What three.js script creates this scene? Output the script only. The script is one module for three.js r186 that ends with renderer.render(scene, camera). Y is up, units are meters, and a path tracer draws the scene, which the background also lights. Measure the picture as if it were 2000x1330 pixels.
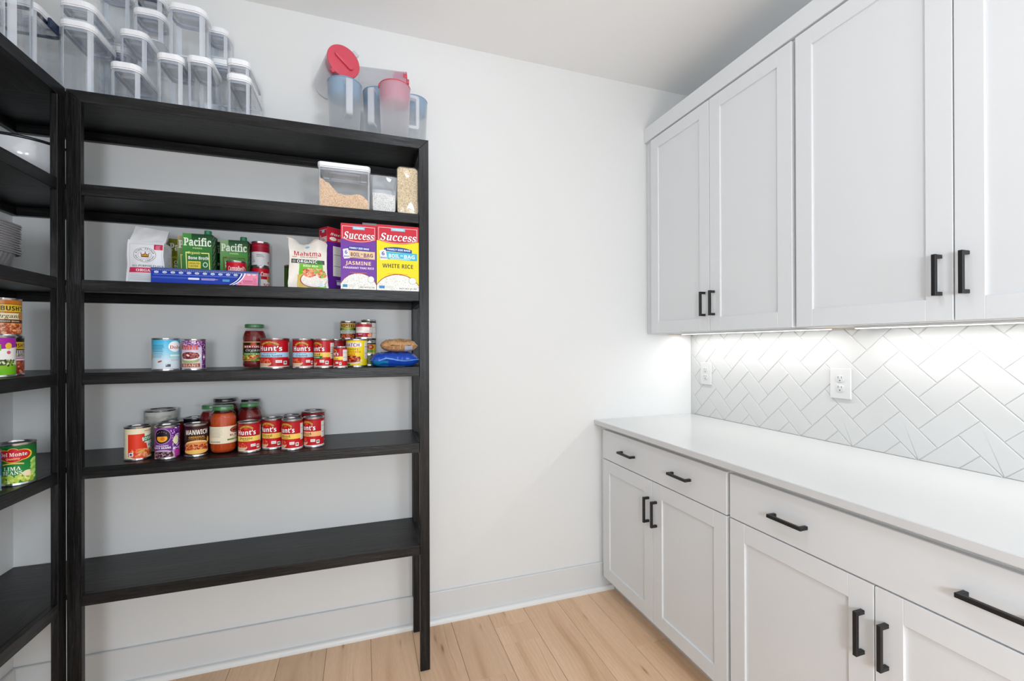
import * as THREE from 'three';
import { mergeGeometries, toCreasedNormals } from 'three/addons/utils/BufferGeometryUtils.js';
import { RectAreaLightUniformsLib } from 'three/addons/lights/RectAreaLightUniformsLib.js';

// ---------------------------------------------------------------- camera, light, exposure
const scene = new THREE.Scene();
scene.background = new THREE.Color(0x0c0c0c);
const camera = new THREE.PerspectiveCamera(2 * Math.atan(665 / 863.29) * 180 / Math.PI, 2000 / 1330, 0.02, 30);
camera.position.set(-1.8279, 1.3182, 2.1248);
camera.rotation.order = 'YXZ';
camera.rotation.set(0.0014, -0.3258, -0.0035);
camera.setViewOffset(2000, 1330, 0, -7.86, 2000, 1330);
scene.add(camera);

const renderer = new THREE.WebGLRenderer({ antialias: true });
renderer.toneMapping = THREE.LinearToneMapping;
renderer.toneMappingExposure = .98;
renderer.shadowMap.enabled = true;
RectAreaLightUniformsLib.init();

const CEIL_LIGHTS = [[-1.62, 1.22, .75, .10, 4.5], [-1.95, 3.35, 6.2, 1.12, 11], [-.85, 3.75, 3.8, 1.12, 11]];   // x, z, candela, drop, softness: one unseen lamp in the pantry, two added fill pendants behind the camera
const CEIL_COLOR = new THREE.Color(0.895, 0.985, 1.085);
const LED_NITS = 50, LED_COLOR = new THREE.Color(1.0, 0.99, 0.965);
const LEDS = [[0.045, 0.895], [0.98, 1.815]];                    // z extents of the two bars under the wall cabinets

// ---------------------------------------------------------------- helpers
let seed = 20240611;
const rnd = () => { seed = (seed * 1664525 + 1013904223) >>> 0; return seed / 4294967296; };
const rr = (a, b) => a + (b - a) * rnd();
const lerp = (a, b, t) => a + (b - a) * t;
const clamp = (v, a, b) => Math.min(b, Math.max(a, v));
const DEG = Math.PI / 180;
function hash(x, y) { let h = (x | 0) * 374761393 + (y | 0) * 668265263; h = (h ^ (h >>> 13)) * 1274126177; h = h ^ (h >>> 16); return ((h >>> 0) % 65536) / 65536; }
function vnoise(x, y, px = 0, py = 0) {                            // value noise, periodic when px / py are given
  const xi = Math.floor(x), yi = Math.floor(y), fx = x - xi, fy = y - yi;
  const w = (a, p) => p ? ((a % p) + p) % p : a;
  const sx = fx * fx * (3 - 2 * fx), sy = fy * fy * (3 - 2 * fy);
  const a = hash(w(xi, px), w(yi, py)), b = hash(w(xi + 1, px), w(yi, py)), c = hash(w(xi, px), w(yi + 1, py)), d = hash(w(xi + 1, px), w(yi + 1, py));
  return lerp(lerp(a, b, sx), lerp(c, d, sx), sy);
}
const used = {};
function numbered(n) { const k = used[n] = (used[n] ?? -1) + 1; return k ? `${n}_${String(k).padStart(3, '0')}` : n; }
function shadows(o) { o.castShadow = true; o.receiveShadow = true; return o; }
function tag(o, label, category, group) { o.userData.label = label; o.userData.category = category; if (group) o.userData.group = group; return o; }
function thing(name, label, category, [x, y, z] = [0, 0, 0], turn = 0, group) {
  const o = new THREE.Group(); o.name = numbered(name); o.position.set(x, y, z); o.rotation.y = turn;
  scene.add(o); return tag(o, label, category, group);
}
function part(name, geo, mat, parent, pos) {
  if (Array.isArray(geo)) geo = merge(geo);
  const m = shadows(new THREE.Mesh(geo, mat)); m.name = name; if (pos) m.position.set(...pos);
  parent.add(m); return m;
}
function struct(name, geo, mat) { const m = shadows(new THREE.Mesh(Array.isArray(geo) ? merge(geo) : geo, mat)); m.name = name; m.userData.kind = 'structure'; scene.add(m); return m; }
function merge(list) { return mergeGeometries(list.map(g => { const q = g.index ? g.toNonIndexed() : g.clone(); for (const k of Object.keys(q.attributes)) if (!['position', 'normal', 'uv'].includes(k)) q.deleteAttribute(k); q.clearGroups(); return q; })); }
function move(g, x, y, z) { return g.translate(x, y, z); }

// chamfered box spanning two corners; uv in metres, u along the grain axis
function cbox(x0, x1, y0, y1, z0, z1, c = 0.0015, grain = -1, off = [0, 0]) {
  const lo = [x0, y0, z0], hi = [x1, y1, z1], h = [0, 1, 2].map(i => (hi[i] - lo[i]) / 2), m = [0, 1, 2].map(i => (hi[i] + lo[i]) / 2);
  c = Math.min(c, ...h.map(v => v * 0.49));
  if (grain < 0) grain = h.indexOf(Math.max(...h));
  const pos = [], nor = [], uv = [];
  const V = (ax, s) => { const p = [0, 1, 2].map(i => s[i] * (i === ax ? h[i] : h[i] - c)); return p; };
  const tri = (a, b, d) => {
    const e1 = b.map((v, i) => v - a[i]), e2 = d.map((v, i) => v - a[i]);
    let n = [e1[1] * e2[2] - e1[2] * e2[1], e1[2] * e2[0] - e1[0] * e2[2], e1[0] * e2[1] - e1[1] * e2[0]];
    const ctr = [0, 1, 2].map(i => a[i] + b[i] + d[i]);
    if (n[0] * ctr[0] + n[1] * ctr[1] + n[2] * ctr[2] < 0) { [b, d] = [d, b]; n = n.map(v => -v); }
    const l = Math.hypot(...n) || 1; n = n.map(v => v / l);
    const ax = [0, 1, 2].reduce((q, i) => Math.abs(n[i]) > Math.abs(n[q]) + 1e-6 ? i : q, 0);
    const rest = [0, 1, 2].filter(i => i !== ax), ua = rest.includes(grain) ? grain : rest[0], va = rest.find(i => i !== ua);
    for (const p of [a, b, d]) { pos.push(p[0] + m[0], p[1] + m[1], p[2] + m[2]); nor.push(...n); uv.push(p[ua] + m[ua] + off[0], p[va] + m[va] + off[1]); }
  };
  const S = [-1, 1];
  for (let ax = 0; ax < 3; ax++) {
    const [b, d] = [0, 1, 2].filter(i => i !== ax);
    for (const s of S) {
      const q = [[-1, -1], [1, -1], [1, 1], [-1, 1]].map(([u, v]) => { const t = [0, 0, 0]; t[ax] = s; t[b] = u; t[d] = v; return V(ax, t); });
      tri(q[0], q[1], q[2]); tri(q[0], q[2], q[3]);
    }
    for (const s of S) for (const r of S) {                        // edges along ax
      const t = (e, k) => { const v = [0, 0, 0]; v[ax] = e; v[b] = s; v[d] = r; return V(k, v); };
      tri(t(-1, b), t(1, b), t(1, d)); tri(t(-1, b), t(1, d), t(-1, d));
    }
  }
  for (const a of S) for (const b of S) for (const d of S) tri(V(0, [a, b, d]), V(1, [a, b, d]), V(2, [a, b, d]));
  const g = new THREE.BufferGeometry();
  g.setAttribute('position', new THREE.Float32BufferAttribute(pos, 3)); g.setAttribute('normal', new THREE.Float32BufferAttribute(nor, 3)); g.setAttribute('uv', new THREE.Float32BufferAttribute(uv, 2));
  return g;
}
function rrShape(w, d, r, ox = 0, oy = 0) {                        // rounded rectangle about a centre
  const s = new THREE.Shape(), a = w / 2, b = d / 2; r = Math.min(r, a - 1e-4, b - 1e-4);
  s.moveTo(ox - a + r, oy - b); s.lineTo(ox + a - r, oy - b); s.absarc(ox + a - r, oy - b + r, r, -Math.PI / 2, 0);
  s.lineTo(ox + a, oy + b - r); s.absarc(ox + a - r, oy + b - r, r, 0, Math.PI / 2); s.lineTo(ox - a + r, oy + b);
  s.absarc(ox - a + r, oy + b - r, r, Math.PI / 2, Math.PI); s.lineTo(ox - a, oy - b + r); s.absarc(ox - a + r, oy - b + r, r, Math.PI, Math.PI * 1.5);
  return s;
}
// rounded-rectangle slab standing on y0, outline in x / z, optional bevel
function slab(w, d, r, y0, y1, bev = 0, seg = 6) {
  const g = new THREE.ExtrudeGeometry(rrShape(w - 2 * bev, d - 2 * bev, Math.max(r - bev, 0.001)), { depth: y1 - y0 - 2 * bev, bevelEnabled: bev > 0, bevelThickness: bev, bevelSize: bev, bevelSegments: 2, curveSegments: seg });
  g.rotateX(-Math.PI / 2); g.translate(0, y0 + bev, 0);
  return toCreasedNormals(g, 0.7);
}
function ringSlab(w, d, r, t, y0, y1, seg = 6) {                   // open rounded-rectangle tube
  const s = rrShape(w, d, r); s.holes.push(rrShape(w - 2 * t, d - 2 * t, Math.max(r - t, 0.001)));
  const g = new THREE.ExtrudeGeometry(s, { depth: y1 - y0, bevelEnabled: false, curveSegments: seg });
  g.rotateX(-Math.PI / 2); g.translate(0, y0, 0); return toCreasedNormals(g, 0.7);
}
function cornerHighlights(w, d, r, t, y0, y1, seg = 6) {                 // pale strips on the four rounded corners, standing in for their highlights
  const out = [], a = w / 2 - r, b = d / 2 - r;
  for (const [sx, sz, s] of [[1, 1, 0], [-1, 1, 1], [-1, -1, 2], [1, -1, 3]]) {
    const h = new THREE.Shape(), q = s * Math.PI / 2; h.absarc(sx * a, sz * b, r, q + .50, q + 1.07, false); h.absarc(sx * a, sz * b, r - t, q + 1.07, q + .50, true); h.closePath();
    const g = new THREE.ExtrudeGeometry(h, { depth: y1 - y0, bevelEnabled: false, curveSegments: seg }); g.rotateX(-Math.PI / 2); g.translate(0, y0, 0); out.push(toCreasedNormals(g, 0.7));
  }
  return out;
}
function lathe(pts, seg = 40, crease = 0.6) { return toCreasedNormals(new THREE.LatheGeometry(pts.map(p => new THREE.Vector2(p[0], p[1])), seg), crease); }
function printBox(w, h, d, seg, rects) {                           // box on y = 0; rects: [+x, -x, +y, -y, +z, -z] in uv
  const g = new THREE.BoxGeometry(w, h, d, ...seg), uv = g.attributes.uv, n = uv.count, nrm = g.attributes.normal;
  for (let i = 0; i < n; i++) {
    const a = [nrm.getX(i), nrm.getY(i), nrm.getZ(i)], f = a[0] > .5 ? 0 : a[0] < -.5 ? 1 : a[1] > .5 ? 2 : a[1] < -.5 ? 3 : a[2] > .5 ? 4 : 5, r = rects[f];
    uv.setXY(i, lerp(r[0], r[2], uv.getX(i)), lerp(r[1], r[3], uv.getY(i)));
  }
  g.translate(0, h / 2, 0); return g;
}
function pillow(w, d, t, nx, ny, p, fn) {                           // a filled bag lying flat: outline w x d, thickness t, flat seams at both ends
  const pos = [], uv = [], idx = [];
  for (const s of [1, -1]) for (let j = 0; j <= ny; j++) for (let i = 0; i <= nx; i++) {
    const u = i / nx, v = j / ny, a = Math.max(0, 1 - Math.pow(Math.abs(2 * u - 1), p)), b = Math.max(0, 1 - Math.pow(Math.abs(2 * v - 1), 2.4));
    let y = s * t / 2 * Math.pow(a, .5) * Math.pow(b, .5);
    const q = fn ? fn(u, v, s, y) : [0, 0, 0];
    pos.push((u - .5) * w + q[0], y + q[1], (v - .5) * d + q[2]); uv.push(u, s > 0 ? .5 + (1 - v) * .5 : v * .5);
  }
  const N = (nx + 1) * (ny + 1);
  for (let k = 0; k < 2; k++) for (let j = 0; j < ny; j++) for (let i = 0; i < nx; i++) {
    const a = k * N + j * (nx + 1) + i, b = a + 1, c = a + nx + 1, e = c + 1;
    if (k === 0) idx.push(a, c, b, b, c, e); else idx.push(a, b, c, b, e, c);
  }
  const g = new THREE.BufferGeometry(); g.setAttribute('position', new THREE.Float32BufferAttribute(pos, 3)); g.setAttribute('uv', new THREE.Float32BufferAttribute(uv, 2)); g.setIndex(idx); g.computeVertexNormals();
  return g;
}

// ---------------------------------------------------------------- materials
const std = (o) => new THREE.MeshStandardMaterial(o), phy = (o) => new THREE.MeshPhysicalMaterial(o);
const lin = (r, g, b) => new THREE.Color().setRGB(r, g, b);
function dataTex(w, h, fn, srgb = true) {
  const d = new Uint8Array(w * h * 4);
  for (let y = 0; y < h; y++) for (let x = 0; x < w; x++) { const c = fn(x, y), i = (y * w + x) * 4; d[i] = clamp(c[0], 0, 255); d[i + 1] = clamp(c[1], 0, 255); d[i + 2] = clamp(c[2], 0, 255); d[i + 3] = 255; }
  const t = new THREE.DataTexture(d, w, h); t.wrapS = t.wrapT = THREE.RepeatWrapping; t.magFilter = THREE.LinearFilter; t.minFilter = THREE.LinearMipmapLinearFilter; t.generateMipmaps = true;
  if (srgb) t.colorSpace = THREE.SRGBColorSpace; t.needsUpdate = true; return t;
}
// ebony-stained pine: fine streaks along u
const shelfTex = dataTex(1024, 512, (x, y) => {
  const u = x / 1024, v = y / 512;
  const f = vnoise(u * 24, v * 190, 24, 190), m = vnoise(u * 7, v * 46, 7, 46), c = vnoise(u * 3, v * 9, 3, 9), s = vnoise(u * 60, v * 256, 60, 256);
  const k = 20 + 22 * (f - .5) + 26 * (m - .5) + 18 * (c - .5) + 22 * Math.max(0, s - .70) * 3;
  return [k * 1.0 + 1, k * .97 + 1, k * .98 + 1];
});
shelfTex.repeat.set(1 / 1.1, 1 / 0.42);
const shelfBump = dataTex(512, 512, (x, y) => { const k = 255 * (0.6 * vnoise(x / 512 * 16, y / 512 * 180, 16, 180) + 0.4 * vnoise(x / 512 * 50, y / 512 * 256, 50, 256)); return [k, k, k]; }, false);
shelfBump.repeat.set(1 / 0.8, 1 / 0.3);
// oak-look planks: soft cathedral grain, a darker heart streak, a few cracks and knots
function oakTex(k) {
  const W = 1024, H = 160, kn = [[300 + 170 * k, 58 + 20 * k], [760 - 90 * k, 108 - 14 * k]];
  return dataTex(W, H, (x, y) => {
    const u = x / W, v = y / H;
    let wv = v + 0.10 * (vnoise(u * 5 + 9 * k, v * 2, 0, 0) - .5);
    let knot = 0;
    kn.forEach(([a, b], i) => { const dx = (x - a) / 46, dy = (y - b) / 9, q = dx * dx + dy * dy; wv += 0.05 * Math.exp(-q * .25) * (i ? 1 : -1); knot += Math.exp(-q * 5) * (i ? .5 : 1); });
    const ring = .5 + .5 * Math.sin((wv * (5 + 2 * k) + 2.6 * vnoise(u * 2.2, v * 3 + 5 * k)) * 6.283);
    const fine = vnoise(u * 60, v * 130 + 31 * k), pore = vnoise(u * 30 + 7, v * 170 + 13 * k), tone = vnoise(u * 2.2 + 4 * k, v * 1.6 + k), hrt = Math.exp(-Math.pow((wv - .36 - .3 * ((k * .37) % 1)) / .09, 2));
    let crack = 0;
    for (let q = 0; q < 5; q++) { const line = (.17 + .19 * q + .05 * hash(q, k) + .10 * (vnoise(u * 3.2 + q * 7, k * 3 + q) - .5) + .03 * (vnoise(u * 17 + q * 3, k) - .5)); crack += Math.exp(-Math.pow((wv - line) / .0055, 2)) * clamp((vnoise(u * 6 + 3 * k + 11 * q, 2.5 + q) - .56) * 4, 0, 1); }
    const d = 5 * (ring - .5) + 9 * (fine - .5) + 15 * Math.max(0, pore - .66) + 16 * (tone - .5) + 22 * hrt * vnoise(u * 3 + k, 8.1) + 44 * crack + 60 * knot;
    return [229 - d * .92, 191 - d * 1.06, 155 - d * 1.15];
  });
}
const oak = [0, 1, 2, 3].map(k => { const t = oakTex(k); t.repeat.set(1 / 1.25, 1 / 0.1825); return t; });
const M = {
  wall: std({ color: lin(.765, .765, .75), roughness: .75 }),
  ceiling: std({ color: lin(.90, .90, .895), roughness: .85 }),
  trim: std({ color: lin(.82, .82, .80), roughness: .38 }),
  baseboard: std({ color: lin(.71, .715, .71), roughness: .4 }),
  cabinet: std({ color: lin(.75, .76, .765), roughness: .42 }),
  cabinetIn: std({ color: lin(.60, .60, .59), roughness: .6 }),
  rawWood: std({ color: lin(.62, .40, .22), roughness: .8 }),
  quartz: phy({ color: lin(.665, .665, .66), roughness: .22, clearcoat: .3, clearcoatRoughness: .12 }),
  tile: phy({ color: lin(.64, .64, .63), roughness: .2, clearcoat: .4, clearcoatRoughness: .08 }),
  grout: std({ color: lin(.55, .55, .54), roughness: .9 }),
  shelf: phy({ color: 0xffffff, map: shelfTex, roughness: .37, specularIntensity: .62, bumpMap: shelfBump, bumpScale: .0005 }),
  black: std({ color: lin(.012, .012, .013), roughness: .42, metalness: .2 }),
  steel: std({ color: lin(.62, .62, .63), roughness: .28, metalness: 1 }),
  lidSteel: std({ color: lin(.55, .55, .57), roughness: .33, metalness: 1 }),
  plate: std({ color: lin(.68, .68, .67), roughness: .3 }),
  slot: std({ color: lin(.05, .05, .05), roughness: .6 }),
  clear: phy({ color: lin(.982, .988, .994), transmission: 1, thickness: 0, roughness: .03, ior: 1.5, side: THREE.DoubleSide }),
  glass: phy({ color: lin(.96, .97, .97), transmission: 1, thickness: 0, roughness: .02, ior: 1.5 }),
  lidWhite: std({ color: lin(.88, .89, .91), roughness: .4 }),
  lidTop: phy({ color: lin(.97, .975, .985), roughness: .6, transmission: .8, thickness: 0 }),
  edge: phy({ color: lin(.95, .97, 1.0), roughness: .1, transmission: .66, thickness: 0, ior: 1.6, side: THREE.DoubleSide }),  // milky plastic; its corner strips stand in for bright corner highlights
  gasket: phy({ color: lin(.72, .76, .83), roughness: .3, transmission: .6, thickness: 0 }),
  insert: phy({ color: lin(.90, .92, .95), roughness: .2, transmission: .8, thickness: 0 }),
  navy: std({ color: lin(.015, .03, .07), roughness: .35 }),
  frosted: phy({ color: lin(.95, .965, .98), transmission: .92, thickness: 0, roughness: .82, ior: 1.35, side: THREE.DoubleSide }),
  handleFrost: phy({ color: lin(.88, .90, .93), transmission: .68, thickness: 0, roughness: .6, side: THREE.DoubleSide }),
  redPlastic: std({ color: lin(.60, .065, .10), roughness: .38 }),
  redSkirt: phy({ color: lin(.74, .30, .40), roughness: .6, transmission: .4, thickness: 0 }),  // paler than the lid: scatter in the frosted body is put into the colour
  blueSkirt: phy({ color: lin(.26, .42, .58), roughness: .6, transmission: .25, thickness: 0 }),
  bluePlastic: std({ color: lin(.20, .33, .47), roughness: .4 }),
  enamel: phy({ color: lin(.78, .78, .79), roughness: .12, clearcoat: .8, clearcoatRoughness: .05 }),
  enamelRim: std({ color: lin(.02, .02, .025), roughness: .25 }),
  foil: std({ color: lin(.97, .97, .98), roughness: .3, metalness: .9, side: THREE.DoubleSide }),
  greenLid: phy({ color: lin(.045, .19, .06), roughness: .3, clearcoat: .5 }),
  darkLid: phy({ color: lin(.02, .018, .018), roughness: .25, clearcoat: .6 }),
  sauceDark: phy({ color: lin(.16, .010, .010), roughness: .35, specularIntensity: .25 }),
  sauceOrange: phy({ color: lin(.50, .062, .010), roughness: .35, specularIntensity: .25 }),
  cap: std({ color: lin(.02, .20, .10), roughness: .4 }),
  glow: std({ color: 0xffffff, emissive: CEIL_COLOR, emissiveIntensity: 3, roughness: .6 }),
  ledGlow: std({ color: 0xffffff, emissive: LED_COLOR, emissiveIntensity: 2.2, roughness: .6 }),
  ledBody: std({ color: lin(.7, .7, .7), roughness: .5 }),
  paperWhite: std({ color: lin(.80, .80, .81), roughness: .6 }),
  cardGrey: std({ color: lin(.55, .54, .52), roughness: .7 }),
};
const shelfMat = M.shelf;
const planks = [];
for (let i = 0; i < 4; i++) for (const s of [.97, .90, 1.0]) planks.push(std({ color: lin(1.0 * s, 1.0 * s, 1.0 * s), map: oak[i], roughness: .42 }));

// ---------------------------------------------------------------- the room
const XL = -3.045, XR = 0.009, ZF = 2.95, HC = 2.7766;             // left wall, right wall (tile faces stand at x = 0), front wall, ceiling
const floor = struct('floor', cbox(XL - .1, 1.3, -.12, -.006, -.1, 5.6, .001), std({ color: lin(.16, .10, .06), roughness: .8 }));
struct('ceiling', cbox(XL - .1, 1.3, HC, HC + .1, -.1, 5.6, .001), M.ceiling);
struct('wall_back', cbox(XL - .1, XR + .1, -.02, HC + .02, -.1, 0, .001), M.wall);
struct('wall_left', cbox(XL - .1, XL, -.02, HC + .02, -.02, ZF + .02, .001), M.wall);
{ // opening and hall added behind the camera to let fill light through
  const s = new THREE.Shape([[XL - .1, -.02], [-2.65, -.02], [-2.65, 2.62], [-.30, 2.62], [-.30, -.02], [1.3, -.02], [1.3, HC + .02], [XL - .1, HC + .02]].map(p => new THREE.Vector2(...p)));
  const g = new THREE.ExtrudeGeometry(s, { depth: .11, bevelEnabled: false }); g.translate(0, 0, ZF); struct('wall_front', g, M.wall);
  struct('wall_added_hall_back', cbox(XL - .1, 1.3, -.02, HC + .02, 5.5, 5.6, .001), M.wall);  // added hall walls, bouncing the fill light back into the pantry
  struct('wall_added_hall_left', cbox(XL - .1, XL, -.02, HC + .02, ZF + .111, 5.499, .001), M.wall);
  struct('wall_added_hall_right', cbox(1.2, 1.3, -.02, HC + .02, ZF + .111, 5.499, .001), M.wall);
}
const wallRight = struct('wall_right', cbox(XR, XR + .1, -.02, HC + .02, -.02, ZF + .02, .001), M.wall);

{ // floor planks run from the back wall towards the door
  const W = 0.1825, first = -2.345 - 4 * W;
  const joints = { 10: [0.143], 13: [0.463] };                     // seams seen in the photograph
  for (let i = 0; i < 24; i++) {
    const a = Math.max(XL, first + i * W), b = Math.min(1.2, first + (i + 1) * W);
    if (b - a < .01) continue;
    const cuts = joints[i] ? [...joints[i]] : [];
    let z = cuts.length ? cuts[cuts.length - 1] : rr(-.5, -.2);
    if (!cuts.length && (i === 8 || i === 9 || i === 11 || i === 12)) z = rr(.2, .6) - 0.2 - .5;
    const end = 5.49, all = [b > XR ? ZF + .115 : .001]; cuts.forEach(c => all.push(c));
    for (z += rr(1.15, 1.3); z < end - .2; z += rr(1.1, 1.3)) if (z > .75 && z > all[0] + .2) all.push(z);
    all.push(end);
    for (let k = 0; k + 1 < all.length; k++)
      part('plank', cbox(a + .0006, b - .0006, -.006, 0, all[k] + .0005, all[k + 1] - .0005, .0011, 2, [rr(0, 1.2), -a + Math.floor(rnd() * 7) * .1825]), planks[Math.floor(rnd() * planks.length)], floor);
  }
}
{ // herringbone of 3 x 6 tiles standing on the worktop, clipped to its field
  const w = 0.0771, z0 = 1.0105, y0 = 1.239, J = 0.0011, field = { z: [0.0015, 1.86], y: [0.9128, 1.3835] }, R2 = Math.SQRT1_2;
  const toZY = (a, b) => [z0 + (a + b) * w * R2, y0 + (b - a) * w * R2];
  const clip = (poly, ax, lim, sgn) => {
    const out = [];
    poly.forEach((p, i) => {
      const q = poly[(i + 1) % poly.length], dp = sgn * (p[ax] - lim), dq = sgn * (q[ax] - lim);
      if (dp >= 0) out.push(p);
      if ((dp >= 0) !== (dq >= 0)) { const t = dp / (dp - dq); out.push([lerp(p[0], q[0], t), lerp(p[1], q[1], t)]); }
    });
    return out;
  };
  part('grout', cbox(0.0022, XR + .002, field.y[0], field.y[1], field.z[0], field.z[1], .0002), M.grout, wallRight);
  const addTile = (a0, b0, da, db) => {
    const j = J / w;
    let p = [[a0 + j, b0 + j], [a0 + da - j, b0 + j], [a0 + da - j, b0 + db - j], [a0 + j, b0 + db - j]].map(q => toZY(...q));
    p = clip(p, 0, field.z[0] + J, 1); if (p.length > 2) p = clip(p, 0, field.z[1] - J, -1); if (p.length > 2) p = clip(p, 1, field.y[0] + J, 1); if (p.length > 2) p = clip(p, 1, field.y[1] - J, -1);
    if (p.length < 3) return;
    let area = 0; p.forEach((q, i) => { const r = p[(i + 1) % p.length]; area += q[0] * r[1] - r[0] * q[1]; });
    if (Math.abs(area) / 2 < 6e-5) return;
    if (area > 0) p.reverse();
    const c = [0, 1].map(k => p.reduce((s, q) => s + q[k], 0) / p.length), bev = 0.0028;
    const inset = (d) => p.map((q, i) => {                          // move every edge inwards by d
      const a = p[(i + p.length - 1) % p.length], b = p[(i + 1) % p.length];
      const n = (u, v) => { const e = [v[0] - u[0], v[1] - u[1]], l = Math.hypot(...e) || 1; return [e[1] / l, -e[0] / l]; };
      const n1 = n(a, q), n2 = n(q, b), k = 1 + n1[0] * n2[0] + n1[1] * n2[1];
      return [q[0] + (n1[0] + n2[0]) * d / Math.max(k, .35), q[1] + (n1[1] + n2[1]) * d / Math.max(k, .35)];
    });
    const lv = [[p, 0.0075], [p, 0.0013], [inset(bev * .35), 0.00035], [inset(bev), 0]], tilt = [rr(-.0025, .0025), rr(-.0025, .0025)];
    const pos = [], V = (q, x) => [x + (x < .004 ? (q[0] - c[0]) * tilt[0] + (q[1] - c[1]) * tilt[1] : 0), q[1], q[0]];
    for (let l = 0; l < 3; l++) p.forEach((_, i) => { const k = (i + 1) % p.length, A = V(lv[l][0][i], lv[l][1]), B = V(lv[l][0][k], lv[l][1]), C = V(lv[l + 1][0][k], lv[l + 1][1]), D = V(lv[l + 1][0][i], lv[l + 1][1]); pos.push(...A, ...B, ...C, ...A, ...C, ...D); });
    const top = lv[3][0]; for (let i = 1; i + 1 < top.length; i++) pos.push(...V(top[0], 0), ...V(top[i], 0), ...V(top[i + 1], 0));
    const g = new THREE.BufferGeometry(); g.setAttribute('position', new THREE.Float32BufferAttribute(pos, 3)); g.computeVertexNormals();
    // wind every triangle outwards (towards -x)
    const P = g.attributes.position, Nn = g.attributes.normal;
    for (let i = 0; i < P.count; i += 3) {
      const mid = [0, 1, 2].map(k => (P.array[i * 3 + k] + P.array[i * 3 + 3 + k] + P.array[i * 3 + 6 + k]) / 3), d = [mid[0] - .02, mid[1] - c[1], mid[2] - c[0]];
      if (Nn.getX(i) * d[0] + Nn.getY(i) * d[1] + Nn.getZ(i) * d[2] < 0) for (let k = 0; k < 3; k++) { const a = P.array[i * 3 + 3 + k]; P.array[i * 3 + 3 + k] = P.array[i * 3 + 6 + k]; P.array[i * 3 + 6 + k] = a; }
    }
    g.computeVertexNormals(); g.setAttribute('uv', new THREE.Float32BufferAttribute(new Float32Array(P.count * 2), 2));
    part('tile', g, M.tile, wallRight);
  };
  for (let j = -22; j < 16; j++) for (let i = -22; i < 18; i++) {
    const m = (((i + j) % 4) + 4) % 4;
    if (m === 0) addTile(i, j, 2, 1);
    if (m === 2) addTile(i, j, 1, 2);
  }
}
{ // tall flat baseboards with a shoe moulding
  const shoe = (len) => { const s = new THREE.Shape(); s.moveTo(0, 0); s.lineTo(.0235, 0); s.lineTo(.0235, .004); s.quadraticCurveTo(.022, .0185, .0125, .0205); s.lineTo(0, .0205); return new THREE.ExtrudeGeometry(s, { depth: len, bevelEnabled: false }); };
  const b = struct('baseboard_back', cbox(XL, -.5425, 0, .1425, 0, .0135, .0025), M.baseboard);
  const g = shoe(-.5425 - XL); g.rotateY(-Math.PI / 2); g.scale(1, 1, 1); g.translate(0, 0, 0);
  g.computeBoundingBox(); const bb = g.boundingBox; g.translate(XL - bb.min.x, 0, .0135 - bb.min.z); part('shoe_moulding', g, M.trim, b);
  const l = struct('baseboard_left', cbox(XL, XL + .0135, 0, .1425, .0137, ZF, .0025), M.baseboard);
  const h = shoe(ZF - .04); h.translate(XL + .0135, 0, .038); part('shoe_moulding', h, M.trim, l);
}

// ---------------------------------------------------------------- lamps
CEIL_LIGHTS.forEach(([x, z, cd, dr, soft], i) => {  // pantry lamp is out of view; pendants are added to light the shelves frontally
  const t = thing(i ? 'added_pendant_light' : 'unseen_ceiling_light', ['unseen round ceiling light out of view in the middle of the pantry', 'added fill pendant beyond the opening, left of the pair', 'added fill pendant beyond the opening, right of the pair'][i], 'ceiling light', [x, HC - dr, z]);
  part('canopy', lathe([[0, dr - .0002], [.062, dr - .0002], [.064, dr - .008], [.058, dr - .016], [.012, dr - .02], [.0115, .0002], [0, .0002]], 32), M.trim, t);
  part('base_ring', i ? lathe([[0, 0], [.055, 0], [.058, -.012], [.055, -.020], [.0, -.020]], 48) : lathe([[0, 0], [.155, 0], [.158, -.012], [.15, -.022], [.0, -.022]], 48), M.trim, t);
  if (i) { const g = new THREE.SphereGeometry(.225, 40, 28); g.translate(0, -.24, 0); part('added_lamp_globe', g, M.glow, t); }  // globes of the added fill pendants
  else part('lamp_dome', lathe([[.0, -.082], [.05, -.079], [.1, -.067], [.135, -.045], [.146, -.023], [0, -.0235]], 48), M.glow, t);
  const p = new THREE.PointLight(CEIL_COLOR, cd, 0, 2); p.position.set(x, HC - dr - (i ? .24 : .066), z); p.castShadow = true; p.shadow.radius = soft; p.shadow.mapSize.set(2048, 2048); p.shadow.camera.near = .03; scene.add(p);
});
LEDS.forEach(([a, b], i) => {
  const t = thing('light_bar', i ? 'slim LED bar under the nearer pair of wall cabinets' : 'slim LED bar under the wall cabinets beside the back wall', 'light bar', [-.10, 1.384, (a + b) / 2]);
  part('housing', cbox(-.009, .009, -.008, 0, -(b - a) / 2, (b - a) / 2, .001), M.ledBody, t);
  part('lamp_strip', cbox(-.006, .006, -.0105, -.008, -(b - a) / 2 + .004, (b - a) / 2 - .004, .0008), M.ledGlow, t);
  const l = new THREE.RectAreaLight(LED_COLOR, LED_NITS, .013, b - a - .008); l.position.set(-.10, 1.384 - .0112, (a + b) / 2); l.rotation.x = -Math.PI / 2; scene.add(l);
});

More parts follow.
